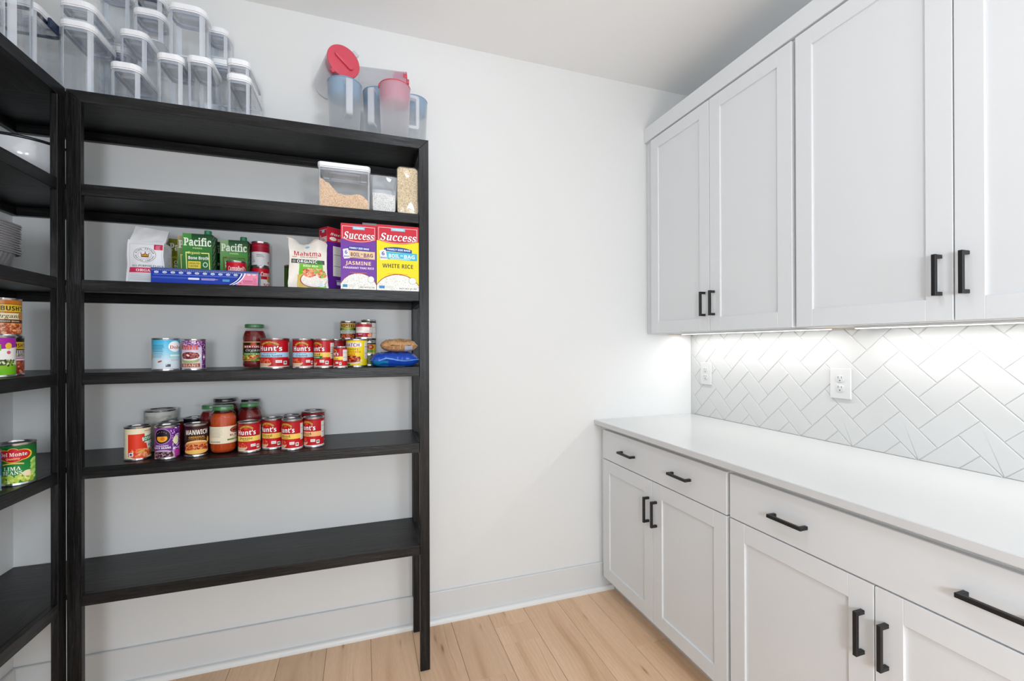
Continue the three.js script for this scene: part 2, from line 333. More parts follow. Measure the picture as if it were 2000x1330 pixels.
// ---------------------------------------------------------------- cabinets
function pull(len, axis) {                                          // square bar pull, standing off towards -x; axis 'y' or 'z'
  const b = .0052, st = .031, e = len / 2 - .0055;
  const q = (u0, u1, x0, x1) => axis === 'z' ? cbox(x0, x1, -b, b, u0, u1, .0009) : cbox(x0, x1, u0, u1, -b, b, .0009);
  return merge([q(-len / 2, len / 2, -st, -st + .0095), q(-e - b, -e + b, -st + .009, 0), q(e - b, e + b, -st + .009, 0)]);
}
const pullZ = pull(.113, 'z'), pullY = pull(.113, 'y');
function shaker(parent, xf, y0, y1, z0, z1, rail, stile, hy, hz) {  // front face at x = xf, 20 mm thick
  const t = .020, c = .0012;
  const d = part('door', [cbox(xf, xf + t, y0, y1, z0, z0 + stile, c), cbox(xf, xf + t, y0, y1, z1 - stile, z1, c), cbox(xf, xf + t, y1 - rail, y1, z0 + stile - .0004, z1 - stile + .0004, c), cbox(xf, xf + t, y0, y0 + rail, z0 + stile - .0004, z1 - stile + .0004, c)], M.cabinet, parent);
  part('panel', cbox(xf + .0075, xf + .014, y0 + rail - .003, y1 - rail + .003, z0 + stile - .003, z1 - stile + .003, .0005), M.cabinet, d);
  part('handle', pullY, M.black, d, [xf, hy, hz]);
  return d;
}
function baseCabinet(label, z0, z1, dz0, dz1, mid, h1, h2) {
  const t = thing('base_cabinet', label, 'cabinet', [0, 0, 0], 0);
  part('carcass', [cbox(-.598, -.002, .09, .888, z0, z0 + .018, .001), cbox(-.598, -.002, .09, .888, z1 - .018, z1, .001), cbox(-.58, -.002, .09, .108, z0 + .018, z1 - .018, .001), cbox(-.012, -.002, .108, .888, z0 + .018, z1 - .018, .001)], M.cabinetIn, t);
  part('face_frame', [cbox(-.5985, -.5785, .089, .8885, z0, dz0 + .02, .001), cbox(-.5985, -.5785, .089, .8885, dz1 - .02, z1, .001), cbox(-.598, -.579, .86, .888, z0, z1, .001), cbox(-.598, -.579, .70, .73, z0, z1, .001), cbox(-.598, -.579, .089, .12, z0, z1, .001)], M.cabinet, t);
  part('toe_kick', cbox(-.541, -.525, 0, .09, z0, z1, .001), M.cabinetIn, t);
  const dr = part('drawer', cbox(-.618, -.5985, .7175, .869, dz0, dz1, .0016), M.cabinet, t);
  for (const h of [h1, h2]) part('handle', pullZ, M.black, dr, [-.618, .789, h]);
  shaker(t, -.618, .0885, .7135, dz0, mid - .0012, .062, .062, .583, mid - .027);
  shaker(t, -.618, .0885, .7135, mid + .0012, dz1, .062, .062, .580, mid + .028);
  return t;
}
baseCabinet('pale grey base cabinet in the corner against the back wall, with one wide two-handled drawer', .001, .9, .049, .893, .473, .287, .661);
baseCabinet('pale grey base cabinet nearer the camera with one wide drawer over two doors', .901, 1.84, .907, 1.825, 1.366, 1.137, 1.595);
{
  const t = thing('countertop', 'long white quartz worktop over the base cabinets', 'countertop');
  part('slab', cbox(-.6432, -.0005, .889, .914, .0008, 1.86, .0022), M.quartz, t);
}
function wallCabinet(label, z0, z1, doors) {
  const t = thing('wall_cabinet', label, 'cabinet');
  part('carcass', [cbox(-.2985, .0085, 1.379, 2.50, z0, z0 + .018, .001), cbox(-.2985, .0085, 1.379, 2.50, z1 - .018, z1, .001), cbox(-.2985, .0085, 1.3842, 1.40, z0 + .018, z1 - .018, .001), cbox(-.2985, .0085, 2.484, 2.50, z0 + .018, z1 - .018, .001), cbox(-.004, .0085, 1.40, 2.484, z0 + .018, z1 - .018, .001)], M.cabinet, t);
  const f0 = doors[0][0], f1 = doors[1][1];
  part('face_frame', [cbox(-.3005, -.2815, 1.378, 2.50, z0, f0 + .02, .001), cbox(-.3005, -.2815, 1.378, 2.50, f1 - .02, z1, .001), cbox(-.30, -.282, 1.378, 1.41, z0, z1, .001), cbox(-.30, -.282, 2.42, 2.50, z0, z1, .001)], M.cabinet, t);
  for (const e of [z0 + .0005, z1 - .0175]) part('raw_edge', cbox(-.165, -.003, 1.3775, 1.3789, e, e + .017, .0003), M.rawWood, t).userData.label = 'unpainted wood edge';
  doors.forEach(([a, b], i) => shaker(t, -.3205, 1.381, 2.4425, a, b, .061, .062, 1.506, i ? a + .027 : b - .028));
  return t;
}
wallCabinet('pale grey wall cabinet meeting the back wall, two tall doors', .001, .9145, [[.062, .4935], [.4965, .907]]);
wallCabinet('pale grey wall cabinet nearer the camera, two tall doors with large handles', .9155, 1.84, [[.922, 1.3775], [1.3805, 1.832]]);
{
  const t = thing('crown_moulding', 'flat pale grey moulding running along the top of both wall cabinets', 'moulding');
  part('fascia', cbox(-.3195, -.3008, 2.4535, 2.5335, .0008, 1.86, .0016), M.cabinet, t);
}

function outlet(label, z0, z1, y0, y1) {
  const zc = (z0 + z1) / 2, yc = (y0 + y1) / 2, t = thing('outlet', label, 'outlet', [0, yc, zc]);
  const hw = (z1 - z0) / 2, hh = (y1 - y0) / 2;
  part('plate', cbox(-.0065, .0005, -hh, hh, -hw, hw, .0028), M.plate, t);
  for (const s of [1, -1]) {
    const g = slab(.029, .033, .012, 0, .0018, .0005); g.rotateZ(Math.PI / 2); g.translate(-.0065, s * .0195, 0);
    const r = part('receptacle', g, M.plate, t);
    part('slot', [cbox(-.0085, -.0079, s * .0195 + .001, s * .0195 + .010, -.0075, -.0055, .0001), cbox(-.0085, -.0079, s * .0195 + .002, s * .0195 + .009, .0055, .0075, .0001), cbox(-.0085, -.0079, s * .0195 - .0095, s * .0195 - .005, -.0022, .0022, .0001)], M.slot, r);
  }
  const sc = lathe([[0, .0012], [.0022, .0009], [.003, 0], [0, 0]], 12); sc.rotateZ(Math.PI / 2); part('screw', sc, M.plate, t, [-.0063, 0, 0]);
}
outlet('small white double outlet on the tiles close to the back wall', .083, .164, 1.094, 1.217);
outlet('larger looking white double outlet mid-way along the tiled splashback', .8195, .9015, 1.098, 1.220);

// ---------------------------------------------------------------- dark shelving
const Y = [2.1529, 1.8494, 1.5365, 1.2324, .9244, .5105];          // top faces of the six shelves
const ZS = .3132, XS = -2.7345, XE = -1.572, PW = .0384, EH = .0383, ET = .019;
function prism(pts, map, d0, d1) {                                  // polygon in two axes pulled along the third; uv in metres
  const s = new THREE.Shape(pts.map(p => new THREE.Vector2(...p)));
  const g = new THREE.ExtrudeGeometry(s, { depth: d1 - d0 - .0016, bevelEnabled: true, bevelThickness: .0008, bevelSize: .0008, bevelOffset: -.0008, bevelSegments: 1 });
  g.translate(0, 0, d0 + .0008);
  return g;
}
const swapUV = (g) => { const u = g.attributes.uv; for (let i = 0; i < u.count; i++) u.setXY(i, u.getY(i), u.getX(i) + .13); return g; };
{
  const t = thing('shelving_unit', 'ebony stained open wooden shelving along the back wall with six shelves', 'shelving');
  Y.forEach((y, i) => {
    part('shelf', cbox(XL + .002, XE - PW - .0005, y - .018, y - .0004, .003, ZS - ET - .0002, .0002, 0, [i * .37, i * .19]), shelfMat, t);
    if (i) part('shelf_edge', cbox(XS + PW + .0004, XE - PW - .0004, y - EH, y, ZS - ET, ZS - .0003, .0014, 0, [i * .53, i * .11]), shelfMat, t);
    part('rear_rail', cbox(XL + .022, XE - PW - .0005, y - .0515, y - .0184, .003, .022, .001, 0, [i * .2, .2]), shelfMat, t);
    part('side_rail', cbox(XE - PW + .0005, XE - PW + .0185, y - .052, y - .0008, .0455, ZS - ET - .0006, .001, 2, [.3, i * .1]), shelfMat, t);
  });
  part('top_edge', prism([[XS, Y[0]], [XS + EH, Y[0] - EH], [XE - EH, Y[0] - EH], [XE, Y[0]]], 'xy', ZS - ET, ZS), shelfMat, t);
  part('post', swapUV(prism([[XS, Y[0] - .0005], [XS, 0.001], [XS + PW, 0.001], [XS + PW, Y[0] - EH - .0007]], 'xy', ZS - ET, ZS)), shelfMat, t);
  part('post', swapUV(prism([[XE, Y[0] - .0005], [XE - PW, Y[0] - EH - .0007], [XE - PW, 0.001], [XE, 0.001]], 'xy', ZS - ET, ZS)), shelfMat, t);
  part('post', cbox(XE - PW, XE, 0.001, Y[0] - .0008, .0395, .0585, .0012, 1), shelfMat, t);
  part('post', cbox(XE - PW, XE, .144, Y[0] - .0008, .002, .021, .0012, 1), shelfMat, t);
}
{
  const z0 = ZS + .0006, z1 = 1.66, xb = XL + .002, t = thing('shelving_unit', 'ebony stained open wooden shelving running along the left wall', 'shelving');
  Y.forEach((y, i) => {
    part('shelf', cbox(xb, XS - ET - .0004, y - .018, y - .0004, ZS - ET - .0001, z1, .0002, 2, [i * .31, i * .23]), shelfMat, t);
    part('shelf_edge', cbox(XS - ET, XS - .0003, y - EH, y, i ? z0 + .041 : z0, z1 - (i ? PW : 0), .0014, 2, [i * .43, i * .17]), shelfMat, t);
    part('rear_rail', cbox(xb, xb + .019, y - .0515, y - .0184, .0035, z1 - .03, .001, 2, [i * .2, .1]), shelfMat, t);
  });
  part('post', cbox(XS - ET, XS - .0003, 0.001, Y[0] - EH - .0005, z0, z0 + .0405, .0012, 1), shelfMat, t);
  part('post', cbox(XS - ET, XS - .0003, 0.001, Y[0] - EH - .0005, z1 - PW, z1, .0012, 1, [.4, .2]), shelfMat, t);
  part('post', cbox(xb + .04, xb + .059, 0.001, Y[0] - .0188, z1 + .0005, z1 + .0385, .0012, 1, [.4, .2]), shelfMat, t);
}

// ---------------------------------------------------------------- printed labels (flat print only)
function art(w, h, fn) {
  const c = document.createElement('canvas'); c.width = w; c.height = h; const x = c.getContext('2d'); fn(x, w, h);
  const t = new THREE.CanvasTexture(c); t.colorSpace = THREE.SRGBColorSpace; t.anisotropy = 8; return t;
}
const rect = (x, c, a, b, w, h) => { x.fillStyle = c; x.fillRect(a, b, w, h); };
const oval = (x, c, cx, cy, rx, ry, rot = 0) => { x.fillStyle = c; x.beginPath(); x.ellipse(cx, cy, rx, ry, rot, 0, 7); x.fill(); };
const poly = (x, c, ...p) => { x.fillStyle = c; x.beginPath(); p.forEach(([a, b], i) => i ? x.lineTo(a, b) : x.moveTo(a, b)); x.closePath(); x.fill(); };
function txt(x, s, cx, cy, size, color, o = {}) {
  x.save(); x.translate(cx, cy); if (o.rot) x.rotate(o.rot); x.font = `${o.style || 'bold'} ${size}px ${o.font || 'sans-serif'}`; x.textAlign = o.align || 'center'; x.textBaseline = 'middle';
  const w = x.measureText(s).width; if (o.w) x.scale(o.w / w, 1);
  if (o.stroke) { x.strokeStyle = o.stroke; x.lineWidth = o.lw || 4; x.lineJoin = 'round'; x.strokeText(s, 0, 0); }
  x.fillStyle = color; x.fillText(s, 0, 0); x.restore();
}
function arcText(x, s, cx, cy, r, a0, a1, size, color, font = 'sans-serif') {
  x.save(); x.font = `bold ${size}px ${font}`; x.fillStyle = color; x.textAlign = 'center'; x.textBaseline = 'middle';
  const n = s.length; for (let i = 0; i < n; i++) { const a = lerp(a0, a1, n > 1 ? i / (n - 1) : .5) * DEG, flip = a0 > a1; x.save(); x.translate(cx + r * Math.sin(a), cy - r * Math.cos(a)); x.rotate(flip ? a + Math.PI : a); x.fillText(s[i], 0, 0); x.restore(); }
  x.restore();
}
function lines(x, c, a, b, w, n, step, t = 1.5) { x.fillStyle = c; for (let i = 0; i < n; i++) x.fillRect(a, b + i * step, w * (.72 + .28 * hash(i, 5 + Math.floor(a))), t); }
function specks(x, n, cols, a, b, w, h, r0, r1, inside) { for (let i = 0; i < n; i++) { const px = a + rnd() * w, py = b + rnd() * h; if (inside && !inside(px, py)) continue; oval(x, cols[Math.floor(rnd() * cols.length)], px, py, rr(r0, r1), rr(r0, r1) * .7, rnd() * 3); } }
function facts(x, a, b, w, h) { rect(x, '#f2f0ea', a, b, w, h); lines(x, '#55504c', a + 4, b + 6, w - 8, Math.floor(h / 9), 9, 2); rect(x, '#222', a + 4, b + h * .28, w - 8, 4); rect(x, '#222', a + 4, b + h * .66, w - 8, 4); }
const W = 768, X = (deg) => W * (.5 + deg / 360);

const tomatoArt = (band, bandText, o = {}) => art(W, 344, (x, w, h) => {
  rect(x, '#b3121f', 0, 0, w, h); rect(x, '#8f0c1b', 0, 0, w, 14); rect(x, '#c41722', 0, 200, w, h - 200);
  const cx = X(0), tw = o.narrow ? 200 : 226;
  x.strokeStyle = '#5a3a10'; x.lineWidth = 26; x.beginPath(); x.arc(cx, 130, 98, Math.PI * 1.22, Math.PI * 1.78); x.stroke();
  x.strokeStyle = '#d8ae3c'; x.lineWidth = 20; x.beginPath(); x.arc(cx, 130, 98, Math.PI * 1.22, Math.PI * 1.78); x.stroke();
  arcText(x, '100% NATURAL', cx, 130, 98, -46, 46, 17, '#3c1a0a');
  oval(x, '#e23a20', cx, 62, 24, 17); poly(x, '#4c8a2a', [cx - 16, 48], [cx, 54], [cx + 16, 48], [cx, 62]);
  txt(x, 'Hunt’s', cx, 112, 82, '#fff', { w: tw, stroke: '#7d0a14', lw: 5 });
  rect(x, band, cx - 200, 160, 400, 62); rect(x, '#ffffff55', cx - 200, 160, 400, 4);
  if (o.small) { txt(x, 'NO SALT ADDED', cx, 174, 15, '#3a3430'); txt(x, bandText, cx, 201, 32, '#3a2a24', { font: 'serif', w: Math.min(220, 20 * bandText.length) }); }
  else { txt(x, bandText, cx, 186, 38, '#4a2a1c', { font: 'serif', w: Math.min(190, 25 * bandText.length) }); txt(x, 'TOMATOES', cx, 211, 14, '#4a2a1c'); }
  if (o.ribbon) { poly(x, '#2f7a25', [cx - 110, 206], [cx + 96, 206], [cx + 80, 222], [cx + 96, 240], [cx - 110, 240]); txt(x, 'NO SALT ADDED', cx - 12, 224, 17, '#fff'); }
  oval(x, '#e7b58a', cx - 70, 298, 86, 40); oval(x, '#d9432a', cx - 70, 278, 80, 40);
  specks(x, 70, ['#e8573a', '#c92f22', '#f07a55', '#b3221a'], cx - 140, 244, 140, 60, 6, 14);
  oval(x, '#efd0a8', cx - 70, 322, 60, 14); poly(x, '#e9c39a', [cx - 154, 296], [cx + 14, 296], [cx - 16, 334], [cx - 124, 334]);
  rect(x, '#f4efe8', cx + 52, 258, 56, 34); txt(x, '14.5 OZ', cx + 80, 275, 12, '#333'); rect(x, '#f4efe8', cx + 122, 270, 40, 46); rect(x, '#777', cx + 130, 278, 24, 24);
  facts(x, X(88), 34, 118, 208); rect(x, '#fff', X(-150), 60, 70, 200); lines(x, '#444', X(-148), 66, 62, 20, 9, 2);
  rect(x, '#f6efe6', 0, h - 9, w, 9);
});
const A = {};
A.sauceBig = tomatoArt('#a9d3ea', 'Tomato Sauce', { small: true });
A.crushed = tomatoArt('#a9d3ea', 'Crushed', { small: true });
A.diced = tomatoArt('#f2c95a', 'Diced'); A.petite = tomatoArt('#f2d366', 'Petite'); A.dicedRib = tomatoArt('#f0c45c', 'Diced', { ribbon: true }); A.dicedPale = tomatoArt('#f0b77a', 'Diced');
A.paste = tomatoArt('#f2d05c', 'Tomato Paste', { small: true });
A.manwich = art(W, 344, (x, w, h) => {
  rect(x, '#2c0f12', 0, 0, w, h); rect(x, '#3a1216', 0, 30, w, 60); const c = X(2);
  txt(x, 'MANWICH', c, 74, 78, '#f3ece2', { w: 262 }); txt(x, 'ORIGINAL', c, 132, 34, '#e0a53c', { w: 176 }); txt(x, 'SLOPPY JOE SAUCE', c, 158, 17, '#c98a4a', { w: 190 });
  oval(x, '#e9b060', c, 296, 150, 40); oval(x, '#f0c47e', c, 216, 130, 46); oval(x, '#d98a4c', c, 228, 138, 36); rect(x, '#8e2c14', c - 140, 226, 280, 62);
  specks(x, 190, ['#b8431e', '#d96a38', '#7a2410', '#e58a52', '#f2b47a'], c - 140, 224, 280, 66, 6, 14); oval(x, '#f1bf63', c, 306, 146, 24);
  oval(x, '#f0b428', X(70), 176, 26, 34); facts(x, X(112), 30, 110, 250);
});
A.purpleBeans = art(W, 344, (x, w, h) => {
  rect(x, '#6a2a86', 0, 0, w, h); specks(x, 520, ['#d9c4e6', '#3a1450', '#b678c8', '#f0e6f2', '#8e4aa6'], X(12), 0, 350, h, 4, 13); rect(x, '#6a2a86', X(-120), 150, X(20) - X(-120), 120);
  const c = X(-30); oval(x, '#b88ac8', c, 96, 92, 92); oval(x, '#1c0c1e', c, 96, 84, 84); oval(x, '#f0a52c', c, 118, 56, 44); rect(x, '#1c0c1e', c - 60, 62, 120, 34); arcText(x, '~ ~ ~ ~ ~', c, 100, 60, -48, 48, 20, '#fff'); oval(x, '#d97a1c', c + 8, 122, 22, 22);
  txt(x, 'ORGANIC', c - 6, 204, 20, '#fff', { w: 150 }); txt(x, 'BLACK BEANS', c - 10, 230, 30, '#fff', { w: 200 });
  oval(x, '#e4e6b4', X(38), 150, 34, 50); poly(x, '#e4e6b4', [X(38) - 20, 118], [X(38) + 20, 118], [X(38), 84]);
  oval(x, '#c8b4c4', c, 320, 132, 66); oval(x, '#5a3440', c, 322, 116, 50); specks(x, 60, ['#3a2028', '#8a6070', '#2a141c', '#b090a0'], c - 104, 286, 208, 58, 9, 16); rect(x, '#c03a9a', X(30), 262, 120, 82);
});
A.ravioli = art(W, 344, (x, w, h) => {
  rect(x, '#efe3c0', 0, 0, w, h); lines(x, '#8a7a5a', X(20), 28, 150, 1, 9, 6); facts(x, X(-118), 50, 92, 270); const a = X(-52);
  rect(x, '#e23a22', a, 62, X(48) - a, 256); rect(x, '#f6f0e2', X(48), 62, X(130) - X(48), 256);
  poly(x, '#f4f0e4', [X(22), 60], [X(90), 40], [X(90), 160], [X(22), 172]); poly(x, '#3f8f45', [X(16), 96], [X(100), 74], [X(100), 140], [X(16), 160]); txt(x, 'BOYARDEE', X(54), 118, 56, '#fff', { rot: -.12, w: 190, stroke: '#2c6a34' });
  poly(x, '#e9efe6', [X(30), 166], [X(110), 152], [X(110), 318], [X(44), 318]); txt(x, 'Ravioli', X(70), 196, 40, '#3a4a52', { rot: -.1, style: 'italic bold', font: 'serif' }); txt(x, 'BEEF', X(66), 226, 20, '#5a6a60');
  oval(x, '#f26a40', X(4), 290, 110, 60); specks(x, 60, ['#f0845a', '#e8502e', '#f6b078', '#d93a20'], X(-34), 240, 190, 80, 10, 20); oval(x, '#d9b24a', X(8), 262, 40, 12, -.3); oval(x, '#c9692e', X(62), 296, 60, 26);
  rect(x, '#f8f4ea', X(-48), 274, 44, 40); oval(x, '#3a4a86', X(-38), 294, 13, 13);
});
A.pineapple = art(W, 344, (x, w, h) => {
  const g = x.createLinearGradient(0, 0, 0, h); g.addColorStop(0, '#3fb4e2'); g.addColorStop(.35, '#7ccbe8'); g.addColorStop(.7, '#d4e4ee'); g.addColorStop(1, '#e6e8ec'); x.fillStyle = g; x.fillRect(0, 0, w, h);
  oval(x, '#f6f6f4', X(40), 78, 66, 64); rect(x, '#f6f6f4', X(28), 40, 120, 40); txt(x, 'Dole', X(42), 88, 52, '#c8323c', { font: 'serif' }); lines(x, '#1a6a9a', X(-66), 64, 130, 5, 18, 6); lines(x, '#6a8aa4', X(-66), 160, 120, 4, 15, 4);
  rect(x, '#7ed0c8', X(14), 166, 130, 40); rect(x, '#e8f4f2', X(16), 174, 130, 24); lines(x, '#b0a46a', X(20), 230, 110, 2, 14, 4); oval(x, '#e8b848', X(-76), 200, 22, 40); oval(x, '#a8562a', X(-26), 256, 22, 9, -.4); rect(x, '#5a6068', X(-2), 288, 44, 32); rect(x, '#e8e8ea', X(-1), 292, 12, 10);
});
A.soupPurple = art(W, 344, (x, w, h) => {
  rect(x, '#d8cce0', 0, 0, w, h); rect(x, '#7a3a80', X(-110), 0, X(70) - X(-110), 80); specks(x, 170, ['#b48abc', '#5a1a62', '#e0cce4', '#9a5aa2'], X(-110), 0, 370, 78, 5, 13);
  rect(x, '#5c1c62', X(40), 0, 70, h); specks(x, 150, ['#a470ac', '#3c0e42', '#d0b4d4'], X(40), 0, 70, h, 3, 8); rect(x, '#f0e8f0', X(48), 188, 26, 34); facts(x, X(78), 20, 90, 300);
  rect(x, '#b8a0c0', X(-100), 80, 260, 36); for (let i = 0; i < 6; i++) rect(x, '#e0604a', X(-62) + i * 30, 56, 19, 56); oval(x, '#8a3c38', X(-76), 80, 26, 30);
  oval(x, '#a8b478', X(-24), 236, 108, 46); oval(x, '#efe9ee', X(-24), 190, 126, 56); oval(x, '#7c2c34', X(-24), 184, 108, 44); specks(x, 46, ['#a04a48', '#5a1a22', '#b8685a'], X(-66), 150, 180, 66, 7, 14); oval(x, '#f2e0dc', X(-30), 182, 20, 12, .5);
  rect(x, '#e0d4c8', X(-80), 276, 236, 58); rect(x, '#a8402c', X(-78), 282, 228, 46); txt(x, 'BEANS', X(-20), 306, 42, '#e8c8b4', { w: 180 });
});
A.rotel = art(W, 344, (x, w, h) => { rect(x, '#1c1c16', 0, 0, w, h); const c = X(0); rect(x, '#d9a94c', c - 150, 16, 300, 108); rect(x, '#efc978', c - 150, 16, 300, 12); txt(x, 'RO*TEL', c, 74, 88, '#1a140e', { w: 250 }); oval(x, '#7ba03a', c, 152, 110, 36); oval(x, '#c4cc6a', c, 144, 60, 14); rect(x, '#dfe2d2', c - 150, 176, 300, 76); lines(x, '#50604a', c - 90, 190, 180, 4, 14, 5); oval(x, '#c0431c', c, 308, 130, 54); specks(x, 40, ['#e06a34', '#a82c12', '#f0a060'], c - 110, 270, 220, 70, 8, 16); facts(x, X(84), 30, 110, 280); });
A.redWhite = art(W, 344, (x, w, h) => { rect(x, '#a51628', 0, 0, w, h); rect(x, '#c22a38', 0, 18, w, 40); rect(x, '#f1ece4', X(-88), 72, X(96) - X(-88), 152); lines(x, '#b0544a', X(-78), 88, 150, 4, 20, 5); lines(x, '#6a6460', X(0), 160, 130, 4, 13, 3); txt(x, 'M W S E', X(52), 140, 40, '#6a5a7a', { rot: 1.57 }); rect(x, '#9c1230', X(-88), 226, 330, 90); lines(x, '#f0c8c4', X(-44), 244, 80, 2, 22, 9); oval(x, '#f1a878', X(52), 286, 50, 52); specks(x, 20, ['#e8744a', '#f6c49a', '#d9482c'], X(36), 246, 70, 80, 8, 14); rect(x, '#f6efe6', 0, h - 10, w, 10); });
A.enchilada = art(W, 344, (x, w, h) => { rect(x, '#f0d21e', 0, 0, w, h); const c = X(-22); x.fillStyle = '#f1ece8'; x.beginPath(); x.roundRect(c - 130, 28, 250, 64, 30); x.fill(); txt(x, 'HATCH', c, 62, 62, '#7a2a6a', { w: 190 }); txt(x, 'Savory', c + 12, 118, 38, '#5a5a1c', { style: 'italic bold', font: 'serif' }); txt(x, 'Enchilada', c + 2, 154, 44, '#d86a1c', { w: 210 }); txt(x, 'SAUCE', c - 16, 194, 42, '#d8581c', { w: 120 }); oval(x, '#efe4d0', c, 276, 130, 44); oval(x, '#b0301c', c - 6, 256, 112, 48); specks(x, 60, ['#d9542c', '#8e1c10', '#e8905a', '#701410'], c - 100, 216, 200, 70, 8, 16); rect(x, '#3f8f2c', c - 110, 318, 90, 22); facts(x, X(52), 20, 84, 230); oval(x, '#f5e470', X(30), 274, 16, 16); oval(x, '#f5e470', X(30), 318, 14, 14); });
A.condensed = art(W, 344, (x, w, h) => { rect(x, '#c8102a', 0, 0, w, h); rect(x, '#f0ece6', 0, 172, w, h - 172); txt(x, 'Campbell’s', X(-4), 92, 92, '#f6efe8', { style: 'italic bold', font: 'serif', w: 256 }); oval(x, '#c8a24a', X(0), 174, 40, 40); txt(x, 'SOUP', X(0), 262, 60, '#b8122a', { w: 190 }); });
A.condensedBack = art(W, 344, (x, w, h) => { rect(x, '#a51430', 0, 0, w, h); rect(x, '#c03048', 0, 40, w, 12); rect(x, '#e6e4e6', 0, 140, w, h - 140); lines(x, '#4a4a52', X(-26), 178, 110, 3, 16, 5); lines(x, '#9a9aa2', X(-80), 200, 90, 7, 17, 3); x.strokeStyle = '#4a4e58'; x.lineWidth = 5; x.beginPath(); x.moveTo(X(-54), 296); x.lineTo(X(-46), 262); x.lineTo(X(-38), 296); x.closePath(); x.stroke(); oval(x, '#e88a3c', X(58), 300, 18, 22); });
A.oats = art(W, 300, (x, w, h) => { rect(x, '#b4b2aa', 0, 0, w, h); specks(x, 200, ['#c2c0b8', '#a6a49c'], 0, 0, w, h, 10, 30); rect(x, '#8a8c8e', X(34), 60, 150, h); lines(x, '#4e5256', X(40), 80, 120, 12, 20, 8); rect(x, '#c8c6be', 0, 0, w, 30); });
A.darkCan = art(W, 344, (x, w, h) => { rect(x, '#10141c', 0, 0, w, h); x.strokeStyle = '#7a8494'; x.lineWidth = 4; x.beginPath(); x.arc(X(-30), 120, 76, 3.3, 6.1); x.stroke(); arcText(x, '~~~~~', X(-30), 120, 56, -40, 40, 26, '#d8dce4'); lines(x, '#2c3644', X(10), 40, 130, 6, 20, 8); });
A.redPlain = art(W, 344, (x, w, h) => { rect(x, '#7c1018', 0, 0, w, h); rect(x, '#9a1a22', 0, 30, w, 60); rect(x, '#8c141c', 0, 0, w, 18); txt(x, 'Hunt’s', X(-60), 112, 80, '#f0dcd8', { w: 210 }); });
A.bakedBeans = art(W, 344, (x, w, h) => { const g = x.createLinearGradient(X(-90), 0, X(90), 0); g.addColorStop(0, '#e8b040'); g.addColorStop(.4, '#f0d490'); g.addColorStop(.6, '#c86a1c'); g.addColorStop(1, '#d98a2c'); x.fillStyle = g; x.fillRect(0, 0, w, h); x.fillStyle = '#2a1a0c'; x.fillRect(X(-6), 40, 210, 84); x.fillStyle = '#e9c230'; x.fillRect(X(-4), 44, 202, 76); txt(x, 'BUSH’S', X(46), 84, 62, '#1c140c', { w: 190 }); rect(x, '#efe2b8', X(-120), 132, 400, 62); txt(x, 'Organic', X(32), 164, 50, '#5a5230', { style: 'italic bold', font: 'serif' }); rect(x, '#2c140e', X(-30), 198, 280, 34); txt(x, 'BAKED BEANS', X(36), 215, 22, '#e8d4b0'); oval(x, '#a8441c', X(20), 300, 150, 60); specks(x, 110, ['#d9885a', '#c0643a', '#e8a878', '#9a3c1c'], X(-50), 244, 300, 100, 9, 17); });
A.grillBeans = art(W, 344, (x, w, h) => { rect(x, '#1e1a16', 0, 0, w, h); rect(x, '#e0b62c', X(20), 36, 180, 70); txt(x, 'BUSH’S', X(62), 72, 54, '#1c140c', { w: 160 }); for (let i = 0; i < 14; i++) rect(x, '#e8e4de', X(-20) + i * 22, 116, 9, 60); txt(x, 'GRILLIN’', X(62), 132, 38, '#1a1612', { stroke: '#f4f0ea', w: 170 }); txt(x, 'BEANS', X(62), 164, 38, '#1a1612', { stroke: '#f4f0ea', w: 140 }); rect(x, '#f0e4e6', X(-20), 182, 300, 38); rect(x, '#a83a70', X(-20), 192, 300, 8); oval(x, '#a8441c', X(50), 290, 150, 70); specks(x, 110, ['#d9785a', '#b8543a', '#e8988a', '#8a2c1c'], X(-20), 226, 300, 114, 9, 17); });
A.greenMagenta = art(W, 344, (x, w, h) => { rect(x, '#f1f0ea', 0, 0, w, h); rect(x, '#a4249c', 0, 0, w, 84); poly(x, '#a4249c', [0, 80], [w, 80], [w, 60], [X(0), 110]); rect(x, '#7ab828', X(-40), 60, 130, 60); oval(x, '#e8c23c', X(46), 76, 26, 30); oval(x, '#d95a7a', X(46), 136, 16, 16); rect(x, '#74c01e', 0, 250, w, h - 250); oval(x, '#8ab82c', X(10), 246, 130, 44); oval(x, '#3c4a2a', X(20), 230, 70, 26); specks(x, 40, ['#5a6a3a', '#dce2b0', '#8a9a4a', '#2c3820'], X(-20), 204, 190, 54, 7, 14); lines(x, '#8a8a84', X(-80), 150, 90, 4, 14, 4); });
